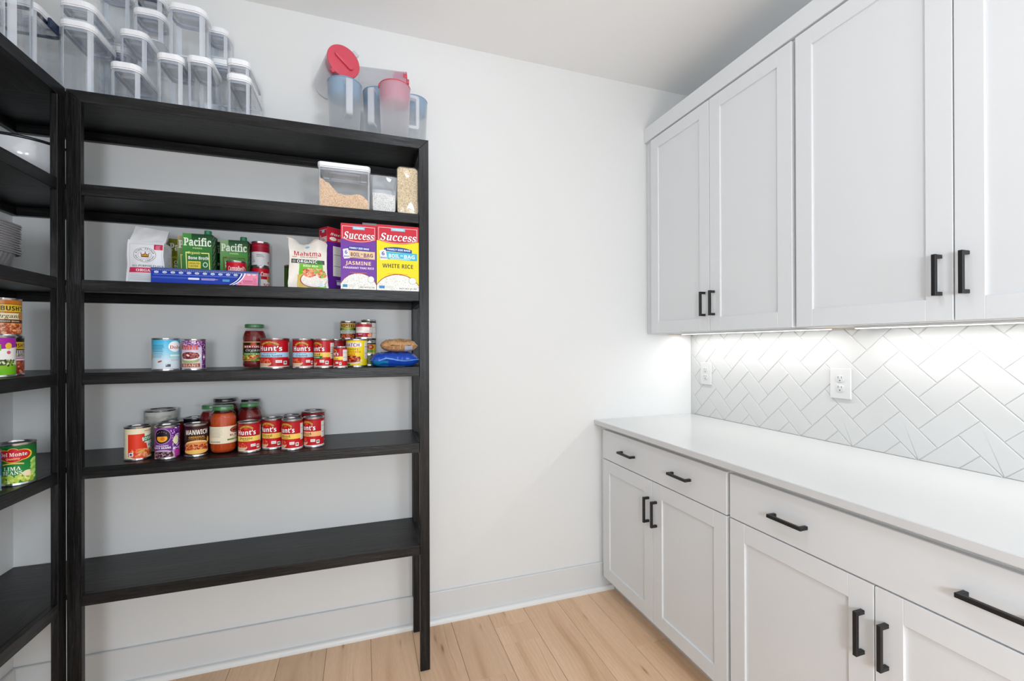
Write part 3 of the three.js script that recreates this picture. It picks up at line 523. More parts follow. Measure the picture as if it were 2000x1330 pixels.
A.lima = art(W, 344, (x, w, h) => { const g = x.createLinearGradient(0, 0, 0, h); g.addColorStop(0, '#0d5a26'); g.addColorStop(.6, '#17803a'); g.addColorStop(1, '#2f8a34'); x.fillStyle = g; x.fillRect(0, 0, w, h); const c = X(-12); const sh = (s, col) => { x.fillStyle = col; x.beginPath(); x.ellipse(c - 58 * s, 84, 62 * s, 44 * s, 0, 0, 7); x.ellipse(c + 58 * s, 84, 62 * s, 44 * s, 0, 0, 7); x.ellipse(c, 66, 40 * s, 40 * s, 0, 0, 7); x.ellipse(c, 112, 66 * s, 36 * s, 0, 0, 7); x.fill(); }; sh(1.12, '#f0c22c'); sh(1, '#c2182a'); txt(x, 'Del Monte', c, 80, 46, '#f8f0e4', { font: 'serif', w: 196 }); txt(x, 'Quality', c, 118, 26, '#f4d890', { font: 'serif' }); x.strokeStyle = '#e0c05c'; x.lineWidth = 12; x.beginPath(); x.arc(c, 420, 260, 4.42, 5.0); x.stroke(); txt(x, 'LIMA', c - 6, 208, 46, '#f6f4e6', { font: 'serif', w: 118 }); txt(x, 'BEANS', c - 6, 248, 46, '#f6f4e6', { font: 'serif', w: 140 }); specks(x, 46, ['#b8cc4a', '#d4de74', '#94b032', '#e0e89a'], X(-70), 280, 300, 60, 16, 26); oval(x, '#f0dcb8', X(36), 262, 42, 28); for (let i = 0; i < 5; i++) oval(x, i % 2 ? '#8cc04a' : '#b4d878', X(58), 150 + i * 28, 34, 20, -.6); });
A.plainBlue = art(64, 64, (x, w, h) => { rect(x, '#1f6ea8', 0, 0, w, h); rect(x, '#7cc0e0', 0, 40, w, 24); });
A.yellowSmall = art(W, 300, (x, w, h) => { rect(x, '#e2b51c', 0, 0, w, h); rect(x, '#2a2a14', 0, 0, w, 40); oval(x, '#c0341c', X(10), 120, 60, 70); oval(x, '#e8a08a', X(10), 116, 26, 34); oval(x, '#6a9a2c', X(0), 240, 110, 44); rect(x, '#8ab83c', X(30), 210, 120, 60); facts(x, X(80), 40, 100, 220); });
A.greenSmall = art(W, 300, (x, w, h) => { rect(x, '#8c9a4a', 0, 0, w, h); specks(x, 90, ['#c8c070', '#5c7a34', '#e0d8b0', '#a08a40'], 0, 0, w, h, 12, 28); });
A.greenCan = art(W, 344, (x, w, h) => { rect(x, '#1f3814', 0, 0, w, h); rect(x, '#3c6420', X(-70), 20, 80, 300); lines(x, '#a8b890', X(-20), 60, 90, 12, 18, 4); txt(x, 'L', X(-20), 260, 60, '#dfe8cc'); });
A.brownJar = art(W, 400, (x, w, h) => { rect(x, '#e6dcc2', 0, 0, w, h); lines(x, '#8c8472', X(-74), 22, 150, 17, 14, 3); for (let i = 0; i < 22; i++) rect(x, '#4a463c', X(-66) + i * 5, h - 62, 1 + (i * 7) % 3, 36); oval(x, '#7c2018', X(62), 96, 76, 76); oval(x, '#a8584a', X(62), 96, 66, 66); rect(x, '#6a2a1c', X(40), 84, 96, 40); txt(x, 'RAO’S', X(68), 216, 62, '#7a1a22', { font: 'serif', w: 190 }); lines(x, '#9a8c70', X(44), 262, 110, 1, 10, 5); poly(x, '#6a7a3c', [X(14), 300], [X(120), 286], [X(120), 322], [X(14), 336]); lines(x, '#e0dcb0', X(44), 308, 100, 1, 8, 8); });
A.blackJar = art(W, 360, (x, w, h) => { rect(x, '#e0bf5a', 0, 0, w, h); const c = X(-8); rect(x, '#17140f', c - 110, 14, 270, 210); poly(x, '#9c1c1c', [c - 96, 66], [c + 150, 66], [c + 150, 120], [c - 96, 120]); oval(x, '#b8432c', c + 24, 46, 32, 26); txt(x, 'BERTOLLI', c + 26, 94, 46, '#f4e6d8', { w: 220 }); txt(x, 'Organic', c + 30, 160, 62, '#f4efe6', { style: 'italic', font: 'serif', w: 200 }); rect(x, '#3c7a2a', c - 120, 206, 300, 52); txt(x, 'TOMATO BASIL', c + 20, 232, 28, '#e8f0d0', { w: 220 }); specks(x, 110, ['#d8622c', '#6a9a2c', '#e8b83c', '#c0341c', '#e8d8a0', '#4c7a24'], c - 130, 256, 320, 90, 12, 26); });
// ---- cartons, boxes and bags; front panel at the left of the sheet, side panel at its right
const brothArt = (bg, bg2, kind, o = {}) => art(640, 700, (x, w, h) => {
  const g = x.createLinearGradient(0, 0, 400, h); g.addColorStop(0, o.left || bg2); g.addColorStop(.5, bg); g.addColorStop(1, bg2); x.fillStyle = g; x.fillRect(0, 0, w, h);
  const d = x.createLinearGradient(0, 0, 0, 190); d.addColorStop(0, '#0f3d1e'); d.addColorStop(1, '#0f3d1e00'); x.fillStyle = d; x.fillRect(120, 0, 280, 190);
  txt(x, 'Pacific', 200, 110, 138, '#f3f6ea', { w: 376, style: 'bold', font: 'serif', stroke: '#f3f6ea', lw: 3 }); txt(x, 'FOODS', 200, 190, 26, '#d8e0a0', { w: 130 });
  x.strokeStyle = o.frame || '#f0ea8a'; x.lineWidth = 14; x.beginPath(); x.moveTo(96, 250); x.lineTo(46, 250); x.lineTo(60, 560); x.moveTo(250, 252); x.lineTo(354, 252); x.lineTo(372, 560); x.stroke();
  txt(x, 'Organic', 150, 250, 44, o.frame || '#f0ea8a', { font: 'serif', style: 'italic bold' });
  kind.forEach((s, i) => txt(x, s, o.leftText ? 64 : 72, 318 + i * 52, 58, '#fbfbf4', { align: 'left', w: kind.length > 1 ? Math.min(270, 36 * s.length) : 280 }));
  if (o.yellow) { rect(x, '#ecd04a', 74, 362, 170, 92); txt(x, 'UNSALTED', 158, 390, 30, '#4a5a1c', { w: 140 }); txt(x, 'CHICKEN', 150, 426, 30, '#4a5a1c', { w: 120 }); oval(x, '#eef4e4', 306, 404, 34, 34); oval(x, '#2c6a34', 306, 404, 24, 24); oval(x, '#eef4e4', 84, 496, 34, 20); }
  oval(x, '#dfd8c8', 300, 640, 180, 120); oval(x, o.soup || '#e8a03c', 306, 636, 150, 92); oval(x, '#f2c46a', 286, 606, 90, 36);
  x.fillStyle = '#123f20'; x.fillRect(420, 0, 220, h); for (let i = 0; i < 13; i++) { x.save(); x.translate(440 + (i % 2) * 20, 60 + i * 48); x.rotate(-.7); rect(x, i % 4 === 3 ? '#c8d060' : '#a8c0a8', 0, 0, 120 + 40 * hash(i, 3), 9); x.restore(); }
  rect(x, '#1c5a2c', 0, h - 6, w, 6);
});
A.broth1 = brothArt('#7a7c1c', '#5c6418', ['Chicken', 'Broth'], { frame: '#d8c430', left: '#8a8a28' }); A.broth2 = brothArt('#3c7a34', '#2c6a34', ['Bone Broth'], { left: '#c8b48a' });
A.broth3 = brothArt('#2c6f30', '#226428', ['Bone Broth'], { yellow: true, left: '#4c9a44' }); A.broth4 = brothArt('#1f5a2c', '#164a24', ['Broth'], { frame: '#2c6a3a' }); A.broth5 = brothArt('#3c8a34', '#348030', ['Beef', 'Broth'], { frame: '#6a4a20', soup: '#a85a24', left: '#9ab88a' });
const riceArt = (col, o) => art(640, 800, (x, w, h) => {
  rect(x, col, 0, 0, w, h); rect(x, '#c9283a', 0, 0, 448, 190); x.fillStyle = '#c9283a'; x.beginPath(); x.moveTo(0, 180); x.quadraticCurveTo(224, 270, 448, 180); x.fill();
  x.strokeStyle = '#f3dfe0'; x.lineWidth = 5; x.beginPath(); x.moveTo(20, 30); x.lineTo(428, 30); x.lineTo(428, 178); x.quadraticCurveTo(224, 250, 20, 178); x.closePath(); x.stroke();
  rect(x, '#8cc6d8', 150, 26, 150, 40); txt(x, '10 MINUTES', 224, 46, 20, '#f4f8fa', { w: 116 });
  txt(x, 'Success', 224, 142, 124, '#fff', { font: 'serif', style: 'italic bold', w: 384, stroke: '#8c1424', lw: 9 });
  x.fillStyle = o.b1; x.beginPath(); x.moveTo(76, 280); x.quadraticCurveTo(224, 240, 372, 290); x.lineTo(372, 330); x.lineTo(76, 316); x.fill(); txt(x, 'FAMILY SIZE BAGS', 232, 296, 30, '#fff', { w: 250, rot: .03 });
  poly(x, o.b2, [30, 322], [430, 330], [430, 424], [30, 410]); txt(x, 'BOIL', 180, 372, 62, o.bt, { w: 120 }); txt(x, 'IN', 262, 366, 24, o.bt); txt(x, 'BAG', 346, 376, 62, o.bt, { w: 126 }); lines(x, o.bt, 140, 404, 260, 1, 5, 5);
  poly(x, '#e8e6f2', [26, 314], [92, 300], [114, 420], [40, 430]); txt(x, '6', 66, 348, 62, '#3c3c92'); txt(x, 'BAGS', 74, 400, 26, '#3a3a5a', { w: 66 });
  o.words.forEach(([s, y, sz, c, ww]) => txt(x, s, 224, y, sz, c, { w: ww }));
  lines(x, '#c8863a', 110, 592, 240, 1, 4, 4);
  const R = 250, cy = 800 + 46; oval(x, '#9c3020', 224, cy, R + 4, 252); oval(x, '#e9e8e2', 224, cy + 4, R, 246); specks(x, 900, ['#f6f5f0', '#d8d6ce', '#c4c2b8', '#ffffff', '#e6e4dc'], 0, 590, 448, 210, 3, 7, (a, b) => ((a - 224) / R) ** 2 + ((b - cy) / 240) ** 2 < 1);
  x.strokeStyle = '#4a6a4a'; x.lineWidth = 3; oval(x, '#eef0e8', 380, 672, 42, 40); x.beginPath(); x.arc(380, 672, 40, 0, 7); x.stroke(); rect(x, '#3c86b8', 24, 742, 58, 34); rect(x, '#dcdad4', 94, 742, 80, 34); txt(x, 'NET WT 21 OZ', 330, 770, 20, '#3a3a36', { w: 190 });
  rect(x, o.side || col, 448, 0, 192, h); rect(x, '#c9283a', 448, 0, 192, 180); txt(x, 'Success', 544, 80, 44, '#fff', { font: 'serif', style: 'italic bold', w: 150 }); oval(x, '#f4e6e0', 490, 140, 24, 24); lines(x, '#f4e0d8', 520, 128, 100, 3, 13, 6); facts(x, 490, 230, 140, 380); rect(x, '#b8b4c8', 510, 660, 90, 10); rect(x, '#d8d6e0', 514, 680, 80, 40);
});
A.jasmine = riceArt('#6f3a9c', { b1: '#3c3c92', b2: '#e6c898', bt: '#5a2a6a', side: '#5a2488', words: [['JASMINE', 478, 62, '#f0d4a0', 320], ['FRAGRANT THAI RICE', 536, 34, '#f4e8f4', 390]] });
A.whiteRice = riceArt('#f2dc1c', { b1: '#1c4c9a', b2: '#4cb8d4', bt: '#f2fafc', words: [['WHITE RICE', 496, 68, '#3c3a30', 330]] });
A.foilBox = art(1024, 256, (x, w, h) => {
  rect(x, '#1538a4', 0, 0, w, h); rect(x, '#102a80', 0, 0, 900, 26); for (let i = 0; i < 14; i++) { rect(x, '#d8dce8', 24 + i * 66 + 20 * hash(i, 2), 6, 24, 9); }
  for (let i = 0; i < 12; i++) { oval(x, '#c8d0e8', 44 + i * 66, 70, 19, 20); oval(x, '#aab4d4', 46 + i * 66, 74, 11, 11); }
  rect(x, '#8ca0d8', 20, 104, 700, 6); rect(x, '#6a84c8', 10, 150, 330, 5); rect(x, '#6a84c8', 10, 164, 330, 3); x.fillStyle = '#dfe4f2'; x.beginPath(); x.roundRect(300, 146, 94, 34, 10); x.fill(); lines(x, '#c8b4d8', 410, 150, 150, 3, 12, 7); lines(x, '#6ac0e0', 590, 156, 80, 3, 13, 8);
  rect(x, '#e88aa6', 800, 0, 100, h); poly(x, '#e88aa6', [806, 0], [900, 0], [900, h], [700, h]); x.lineWidth = 10; ['#fff', '#1c3fae', '#fff', '#16245c'].forEach((c, i) => { x.strokeStyle = c; x.beginPath(); x.moveTo(790 - i * 14, 0); x.quadraticCurveTo(780 - i * 14, 170, 664 - i * 14, h); x.stroke(); });
  [820, 866].forEach(a => { oval(x, '#f6e6ea', a, 56, 15, 15); oval(x, '#e88aa6', a, 56, 6, 6); }); x.strokeStyle = '#8a2a6a'; x.lineWidth = 5; [782, 810, 838].forEach(a => { x.beginPath(); x.arc(a, 170, 11, 0, 7); x.stroke(); }); rect(x, '#a8387a', 770, 196, 84, 8); lines(x, '#a8387a', 856, 120, 40, 8, 14, 4); oval(x, '#3a1a2a', 744, 212, 6, 6);
  rect(x, '#dfe8f4', 904, 0, 120, h); poly(x, '#2a6ab8', [930, 0], [1000, 0], [980, h], [910, h]); txt(x, 'Reynolds', 962, 128, 46, '#e8f0fa', { rot: -1.5, w: 220 });
});
A.flour = art(640, 800, (x, w, h) => {
  rect(x, '#e6e6ea', 0, 0, w, h); x.strokeStyle = '#9a9aa4'; x.lineWidth = 3; x.strokeRect(36, 64, 420, 720); x.lineWidth = 5; x.strokeStyle = '#4a3a34'; x.beginPath(); x.ellipse(236, 260, 138, 132, 0, 0, 7); x.stroke(); x.lineWidth = 3; x.beginPath(); x.ellipse(236, 260, 82, 78, 0, 0, 7); x.stroke();
  arcText(x, 'KING ARTHUR', 236, 260, 110, -72, 72, 34, '#3a302c'); arcText(x, 'BAKING COMPANY', 236, 260, 110, 258, 102, 28, '#3a302c');
  const c = 236; poly(x, '#8a5a1c', [c - 46, 296], [c - 50, 238], [c - 24, 262], [c, 216], [c + 24, 262], [c + 50, 238], [c + 46, 296]); poly(x, '#d89a34', [c - 38, 284], [c - 38, 254], [c - 18, 272], [c, 238], [c + 18, 272], [c + 38, 254], [c + 38, 284]); rect(x, '#5a3410', c - 46, 290, 92, 14); [-50, -24, 0, 24, 50].forEach((q, i) => oval(x, '#7a3a1c', c + q, [234, 256, 210, 256, 234][i], 7, 9));
  rect(x, '#c02a50', 348, 60, 116, 100); lines(x, '#f0b8c4', 372, 86, 68, 4, 18, 6);
  txt(x, 'ALL-PURPOSE FLOUR', 66, 462, 46, '#2e2a30', { align: 'left', font: 'serif', w: 400 }); rect(x, '#d0355c', 36, 494, 430, 92); txt(x, 'ORGANIC', 270, 542, 62, '#fff', { font: 'serif', w: 300 }); lines(x, '#8a8a94', 46, 612, 400, 5, 24, 4); lines(x, '#5a5a62', 50, 752, 300, 1, 8, 7);
  lines(x, '#8a8a90', 520, 90, 90, 30, 21, 5);
});
A.mahatma = art(640, 800, (x, w, h) => {
  rect(x, '#e4ddd2', 0, 0, w, h); oval(x, '#8cb8cc', 244, 122, 46, 24); txt(x, 'Mahatma', 244, 246, 104, '#b8283a', { w: 384, stroke: '#f4ece4', lw: 6 }); lines(x, '#b0443c', 34, 296, 80, 2, 10, 5); txt(x, 'EXTRA LONG GRAIN RICE', 262, 302, 24, '#6a4a3c', { w: 250 });
  poly(x, '#1c2620', [24, 338], [474, 346], [474, 412], [24, 404]); poly(x, '#2c6a2c', [360, 344], [430, 345], [460, 411], [360, 410]); txt(x, 'ORGANIC', 236, 374, 64, '#f2f4ee', { w: 290 }); rect(x, '#8a8a84', 36, 352, 44, 44);
  poly(x, '#6ab41e', [128, 410], [450, 410], [476, 790], [128, 790]); poly(x, '#c8a83c', [112, 590], [200, 560], [240, 790], [112, 790]); txt(x, 'White Rice', 280, 440, 44, '#eef6e0', { font: 'serif', style: 'italic bold', w: 220 });
  oval(x, '#8c2c1c', 320, 660, 176, 124); oval(x, '#e6ddd4', 326, 656, 168, 116); specks(x, 240, ['#f4efe8', '#d8cfc4', '#efe6dc'], 180, 590, 300, 160, 5, 10, (a, b) => ((a - 326) / 160) ** 2 + ((b - 656) / 108) ** 2 < 1);
  specks(x, 90, ['#d8542c', '#e8905a', '#f2b48a', '#b83418', '#8ab83c', '#e06a3c'], 190, 480, 290, 130, 14, 28, (a, b) => b > 470 + Math.abs(a - 330) * .25); oval(x, '#dce6ea', 410, 740, 56, 30); rect(x, '#d8d4d0', 500, 0, 140, h); lines(x, '#7a7a80', 520, 420, 90, 16, 18, 5);
});
A.blueBag = art(512, 512, (x, w, h) => { rect(x, '#1545ac', 0, 0, w, h); rect(x, '#1a7ab0', 0, 256, 180, 256); poly(x, '#d4d8dc', [150, 300], [360, 280], [330, 512], [160, 512]); for (let i = 0; i < 9; i++) { x.strokeStyle = ['#7ca4e0', '#123a8c', '#4a7ad0'][i % 3]; x.lineWidth = 3 + (i % 3) * 2; x.beginPath(); x.moveTo(rr(0, 100), 256 + i * 14); x.bezierCurveTo(180, 240 + i * 18, 300, 270 + i * 10, 512, 250 + i * 16); x.stroke(); } txt(x, 'ORGANIC', 200, 120, 40, '#7aa4e4', { w: 150 }); });
A.tanBag = art(512, 512, (x, w, h) => { rect(x, '#b88a5c', 0, 0, w, h); specks(x, 900, ['#c89a6c', '#a87a4c', '#d8b48c', '#98683c'], 0, 0, w, h, 4, 9); rect(x, '#b4b8c0', 330, 256, 110, 256); oval(x, '#5a86b8', 384, 420, 40, 26); oval(x, '#c07a30', 190, 420, 90, 70); });
A.sugar = art(256, 256, (x, w, h) => { rect(x, '#e3bf9b', 0, 0, w, h); specks(x, 2000, ['#ecccaa', '#d4ab84', '#f0d4b6', '#c89e78'], 0, 0, w, h, 2, 5); });
A.whiteGrain = art(256, 256, (x, w, h) => { rect(x, '#dcdad6', 0, 0, w, h); specks(x, 2000, ['#eceae6', '#c4c1bc', '#f4f2ee', '#b2b0ac'], 0, 0, w, h, 2, 4.5); });
A.tanGrain = art(256, 256, (x, w, h) => { rect(x, '#d8c09a', 0, 0, w, h); specks(x, 2200, ['#e6d2ae', '#c0a47a', '#eedcbc', '#a4885e'], 0, 0, w, h, 2, 4.5); });
[A.sugar, A.whiteGrain, A.tanGrain].forEach(t => { t.wrapS = t.wrapT = THREE.RepeatWrapping; });
const paper = (t, r = .5) => phy({ map: t, roughness: r, specularIntensity: .5, clearcoat: .08, clearcoatRoughness: .2 });
const mats = {}; const printMat = (k, r) => mats[k + r] ??= paper(A[k], r);

// ---------------------------------------------------------------- tins
const facing = (x, z) => Math.atan2(-1.83 - x, 2.12 - z);           // most labels were turned towards the room
const tinCache = {};
function tinShape(d, h) {
  const k = d + '_' + h; if (tinCache[k]) return tinCache[k];
  const r = d / 2, b = .0012;
  const body = lathe([[0, .0035], [r - .006, .0035], [r - .0045, .001], [r - .003, 0], [r - .0008, .0002], [r, .0012], [r, .0026], [r - .0012, .0042], [r - .0016, .006], [r - .0016, h - .006], [r - .0012, h - .0042], [r, h - .0026], [r, h - .0010], [r - .0008, h], [r - .0024, h - .0001], [r - .0034, h - .0014], [r - .0040, h - .0042]], 44, .5);
  const lid = lathe([[r - .0039, h - .0043], [r - .0065, h - .0046], [r - .0075, h - .0036], [r - .0095, h - .0036], [r - .0105, h - .0044], [r * .55, h - .0044], [r * .52, h - .0038], [r * .46, h - .0038], [r * .43, h - .0044], [0, h - .0044]], 44, .4);
  const lab = new THREE.CylinderGeometry(r - .0010, r - .0010, h - .0125, 48, 1, true); lab.rotateY(Math.PI); lab.translate(0, h / 2, 0);
  return tinCache[k] = { body, lid, lab };
}
function tin(name, label, key, x, y, z, d, h, off = 0, o = {}) {
  const t = thing(name, label, o.cat || 'can', [x, y, z], facing(x, z) + off * DEG, o.group), s = tinShape(d, h);
  part('body', s.body, M.steel, t); part('label', s.lab, printMat(key, .4), t); part('lid', s.lid, M.lidSteel, t);
  if (o.flip) { t.rotation.z = 0; }
  return t;
}
const S4 = Y[4], S3 = Y[3], S2 = Y[2], S1 = Y[1], S0 = Y[0];
// fifth shelf from the top
tin('food_can', 'orange and cream ravioli can, leftmost on the fifth shelf down', 'ravioli', -2.579, S4, .228, .076, .115, 8);
tin('food_can', 'purple black bean can with a yellow pot emblem on a dark circle', 'purpleBeans', -2.486, S4, .245, .074, .115, 4);
tin('food_can', 'plain red can almost hidden behind the ravioli and black bean cans', 'redPlain', -2.506, S4, .155, .076, .114, 30);
tin('canister', 'wide silver grey cardboard canister behind the purple black bean can', 'oats', -2.566, S4, .076, .104, .152, -14, { cat: 'canister' });
tin('food_can', 'dark brown can with a sloppy sandwich picture and big white lettering', 'manwich', -2.401, S4, .236, .074, .115, 0);
tin('food_can', 'dark navy can behind the brown sloppy sandwich can', 'darkCan', -2.460, S4, .060, .074, .113, 0);
tin('food_can', 'red petite tomato can directly right of the orange sauce jar', 'petite', -2.233, S4, .231, .076, .113, -18);
tin('food_can', 'red diced tomato can second in the row right of the orange jar', 'diced', -2.1585, S4, .205, .076, .116, -33);
tin('food_can', 'red diced tomato can third in the row, standing slightly forward', 'diced', -2.085, S4, .244, .076, .115, -40);
tin('food_can', 'rightmost red tomato can of the fifth shelf, with a paler orange band', 'dicedPale', -2.012, S4, .217, .077, .115, -43);
tin('food_can', 'can showing only its silver lid behind the third red tomato can', 'redPlain', -2.105, S4, .141, .076, .114, 60);
tin('food_can', 'large dark red can behind the rightmost red tomato can', 'redPlain', -2.025, S4, .110, .090, .124, 90);
// fourth shelf
tin('food_can', 'blue and white fruit can, leftmost on the fourth shelf down', 'pineapple', -2.498, S3, .220, .083, .115, 0);
tin('food_can', 'purple and lilac can with a soup bowl picture beside the blue fruit can', 'soupPurple', -2.411, S3, .225, .074, .112, 0);
tin('food_can', 'wide red tomato sauce can with a pale blue band', 'sauceBig', -2.151, S3, .203, .103, .116, -22);
tin('food_can', 'red crushed tomato can with a pale blue band', 'crushed', -2.048, S3, .228, .077, .114, -10);
tin('food_can', 'red diced tomato can with yellow band and green ribbon', 'dicedRib', -1.9718, S3, .241, .076, .113, -50);
tin('food_can', 'dark red can behind the small tomato paste can', 'redPlain', -1.936, S3, .156, .076, .113, 56);
tin('food_can', 'small red tomato paste can, lowest of the fourth shelf', 'paste', -1.910, S3, .279, .053, .084, -68);
tin('food_can', 'bright yellow enchilada sauce can with a white name banner', 'enchilada', -1.851, S3, .203, .085, .113, -6);
tin('food_can', 'red can hidden beneath the tan and green banded can', 'redPlain', -1.889, S3, .083, .076, .113, 120);
tin('food_can', 'tan and green banded can stacked above the small paste can', 'rotel', -1.887, S3 + .113, .100, .066, .078, -4);
tin('food_can', 'red and white can stacked on the yellow enchilada can', 'redWhite', -1.823, S3 + .113, .196, .065, .067, 0);
const low = tin('food_can', 'short green can at the bottom of the rear stack by the blue bag', 'greenSmall', -1.803, S3, .100, .062, .048, 0);
tin('food_can', 'short yellow can in the middle of the rear stack', 'yellowSmall', -1.803, S3 + .0482, .100, .062, .055, 6);
tin('food_can', 'tall dark can on top of the rear stack, highest can of the fourth shelf', 'rotel', -1.803, S3 + .1034, .100, .063, .094, -62);
// third shelf
tin('soup_can', 'red condensed soup can in front of the beef broth carton', 'condensed', -2.281, S2, .203, .067, .101, 8);
tin('soup_can', 'lower of two stacked red soup cans right of the cartons', 'condensed', -2.2215, S2, .090, .067, .101, 62);
tin('soup_can', 'upper of two stacked soup cans, its pale back label showing', 'condensedBack', -2.2215, S2 + .1012, .090, .067, .101, 0);
tin('food_can', 'dark green can half hidden behind the bag of white rice', 'greenCan', -2.096, S2, .100, .076, .112, -10);
// left unit
tin('food_can', 'gold baked bean can stacked on another can on the left shelves', 'bakedBeans', -2.852, S3 + .118, .373, .076, .114, -14);
tin('food_can', 'black and yellow grilling bean can underneath the gold baked bean can', 'grillBeans', -2.849, S3, .369, .076, .118, -18);
tin('food_can', 'magenta and lime green can in front of the bean cans', 'greenMagenta', -2.817, S3, .460, .076, .118, -8);
tin('food_can', 'green lima bean can with a red shield, on the left shelves', 'lima', -2.776, S4, .451, .076, .119, -4);
tin('food_can', 'blue can cut by the left edge of the photo', 'plainBlue', -2.800, S4, .545, .076, .112, 0);

// ---------------------------------------------------------------- sauce jars
function jar(label, x, y, z, d, h, lidD, lidMat, sauce, key, o = {}) {
  const t = thing('sauce_jar', label, 'jar', [x, y, z], facing(x, z) + (o.off || 0) * DEG), r = d / 2, L = lidD / 2, nk = L - .003, hl = .014, sh = o.straight ? .80 : .70;
  const prof = (k) => [[0, .003 + k], [r * .82 - k, .0025 + k], [r * .93 - k, .004 + k], [r - k, .014], [r - k, h * .12], [r * .955 - k, h * .17], [r * .955 - k, h * .60], [r - k, h * .66], [r - k, h * sh], [r * .93 - k, h * (sh + .08)], [nk + .003 - k, h - .024], [nk - k, h - .018], [nk - k, h - hl + .004]];
  if (o.straight) { const q = prof; }
  part('glass', lathe(o.straight ? [[0, .002], [r * .86, .002], [r, .012], [r, h * .76], [r * .95, h * .83], [nk + .004, h - .024], [nk, h - .018], [nk, h - hl + .003]] : prof(0), 40), M.glass, t);
  const k = .0022, top = h - .026;
  const inner = (o.straight ? [[0, .005], [r * .86 - k, .005], [r - k, .014], [r - k, h * .76], [r * .95 - k, h * .83]] : prof(k).slice(0, 10)).filter(p => p[1] < top - .004);
  part('sauce', lathe([...inner, [nk + .002 - k, top], [0, top]], 40), sauce, t);
  const n = 36, lidPts = [[0, h], [L - .003, h], [L - .0008, h - .0012], [L, h - .003], [L - .0004, h - hl + .002], [L + .0006, h - hl], [L - .002, h - hl - .0006], [0, h - hl]];
  part('lid', lathe(lidPts, n, .5), lidMat, t);
  if (key) { const g = new THREE.CylinderGeometry(r * (o.straight ? 1 : .955) + .0006, r * (o.straight ? 1 : .955) + .0006, h * (o.straight ? .36 : .43), 48, 1, true); g.rotateY(Math.PI); g.translate(0, h * (o.straight ? .40 : .385), 0); part('label', g, printMat(key, .55), t); }
  return t;
}
jar('orange pasta sauce jar with a cream paper label and green lid', -2.321, S4, .217, .085, .172, .068, M.greenLid, M.sauceOrange, 'brownJar', { straight: true, off: 2 });
jar('green lidded dark red sauce jar partly behind the orange sauce jar', -2.376, S4, .148, .083, .170, .067, M.greenLid, M.sauceDark, null);
jar('tallest sauce jar with a dark lid behind the orange sauce jar', -2.357, S4, .054, .094, .184, .080, M.darkLid, M.sauceDark, null);
jar('dark lidded red sauce jar behind the other green lidded one', -2.2655, S4, .058, .084, .177, .067, M.darkLid, M.sauceDark, null);
jar('green lidded dark red sauce jar behind the petite tomato can', -2.249, S4, .1475, .086, .172, .068, M.greenLid, M.sauceDark, 'blackJar', { off: 60 });
jar('dark red sauce jar with black and yellow label beside the wide tomato sauce can', -2.231, S3, .150, .084, .171, .069, M.greenLid, M.sauceDark, 'blackJar', { off: -10 });

// ---------------------------------------------------------------- cartons and boxes
const FR = [0, 0, .625, 1], SD = [.656, 0, 1, 1], TP = [.70, .985, .98, 1];
function carton(label, key, x0, x1, zf, h, o = {}) {
  const w = x1 - x0, d = .063, t = thing('broth_carton', label, 'carton', [(x0 + x1) / 2, S2, zf - d / 2]);
  part('carton_body', printBox(w, h, d, [1, 1, 1], [SD, SD, TP, TP, FR, FR]), printMat(key, .45), t);
  part('top_seam', cbox(-w / 2 + .002, w / 2 - .002, h, h + .0016, -.006, .010, .0004), printMat(key, .45), t);
  if (o.cap !== false) { const c = lathe([[0, h + .0165], [.0105, h + .0165], [.0115, h + .0155], [.0118, h + .004], [.0128, h + .003], [.0128, h + .0012], [0, h + .0012]], 28); part('cap', c, M.cap, t, [w / 2 - .0175, 0, d / 2 - .017]); }
  return t;
}
carton('olive green chicken broth carton, leftmost and furthest back', 'broth1', -2.539, -2.4465, .078, .199, { cap: false });
carton('green broth carton mostly hidden behind the bone broth carton', 'broth2', -2.4880, -2.3935, .1445, .199, { cap: false });
carton('green bone broth carton with yellow frame, in front of the others', 'broth3', -2.4505, -2.3575, .2105, .196);
carton('dark green carton in the gap between bone broth and beef broth', 'broth4', -2.4440, -2.3505, .0795, .198, { cap: false });
carton('light green beef broth carton behind the small red soup can', 'broth5', -2.3480, -2.2545, .1500, .194);
function riceBox(label, key, w, h, d, x, z, turn, mainSide) {
  const t = thing('rice_box', label, 'box', [x, S2, z], turn), F = [0, 0, .70, 1], S = [.703, 0, 1, 1], T = [.05, .965, .2, .975];
  part('box_body', printBox(w, h, d, [1, 1, 1], mainSide ? [F, F, T, T, S, S] : [S, S, T, T, F, F]), printMat(key, .42), t);
  part('top_flap', cbox(-w / 2 + .001, w / 2 - .001, h, h + .0011, -d / 2 + .001, d / 2 + .0007, .0003), std({ color: lin(.50, .09, .11), roughness: .5 }), t);
  return t;
}
riceBox('purple jasmine rice box facing the room', 'jasmine', .1305, .2525, .048, -1.8415, .2850, 0, false);
riceBox('yellow white rice box against the right shelf post', 'whiteRice', .1630, .2585, .048, -1.6930, .2845, 0, false);
riceBox('purple rice box turned at an angle showing its nutrition panel', 'jasmine', .126, .2505, .052, -1.9255, .1885, 38 * DEG, true);
{
  const t = thing('food_box', 'pale grey carton behind the two rice boxes, only its top corner showing', 'box', [-1.800, S2, .215]);
  part('box_body', cbox(-.028, .028, 0, .279, -.022, .022, .0012), M.cardGrey, t); part('top_flap', cbox(-.0275, .0275, .279, .2802, -.0215, .0225, .0003), M.cardGrey, t);
}
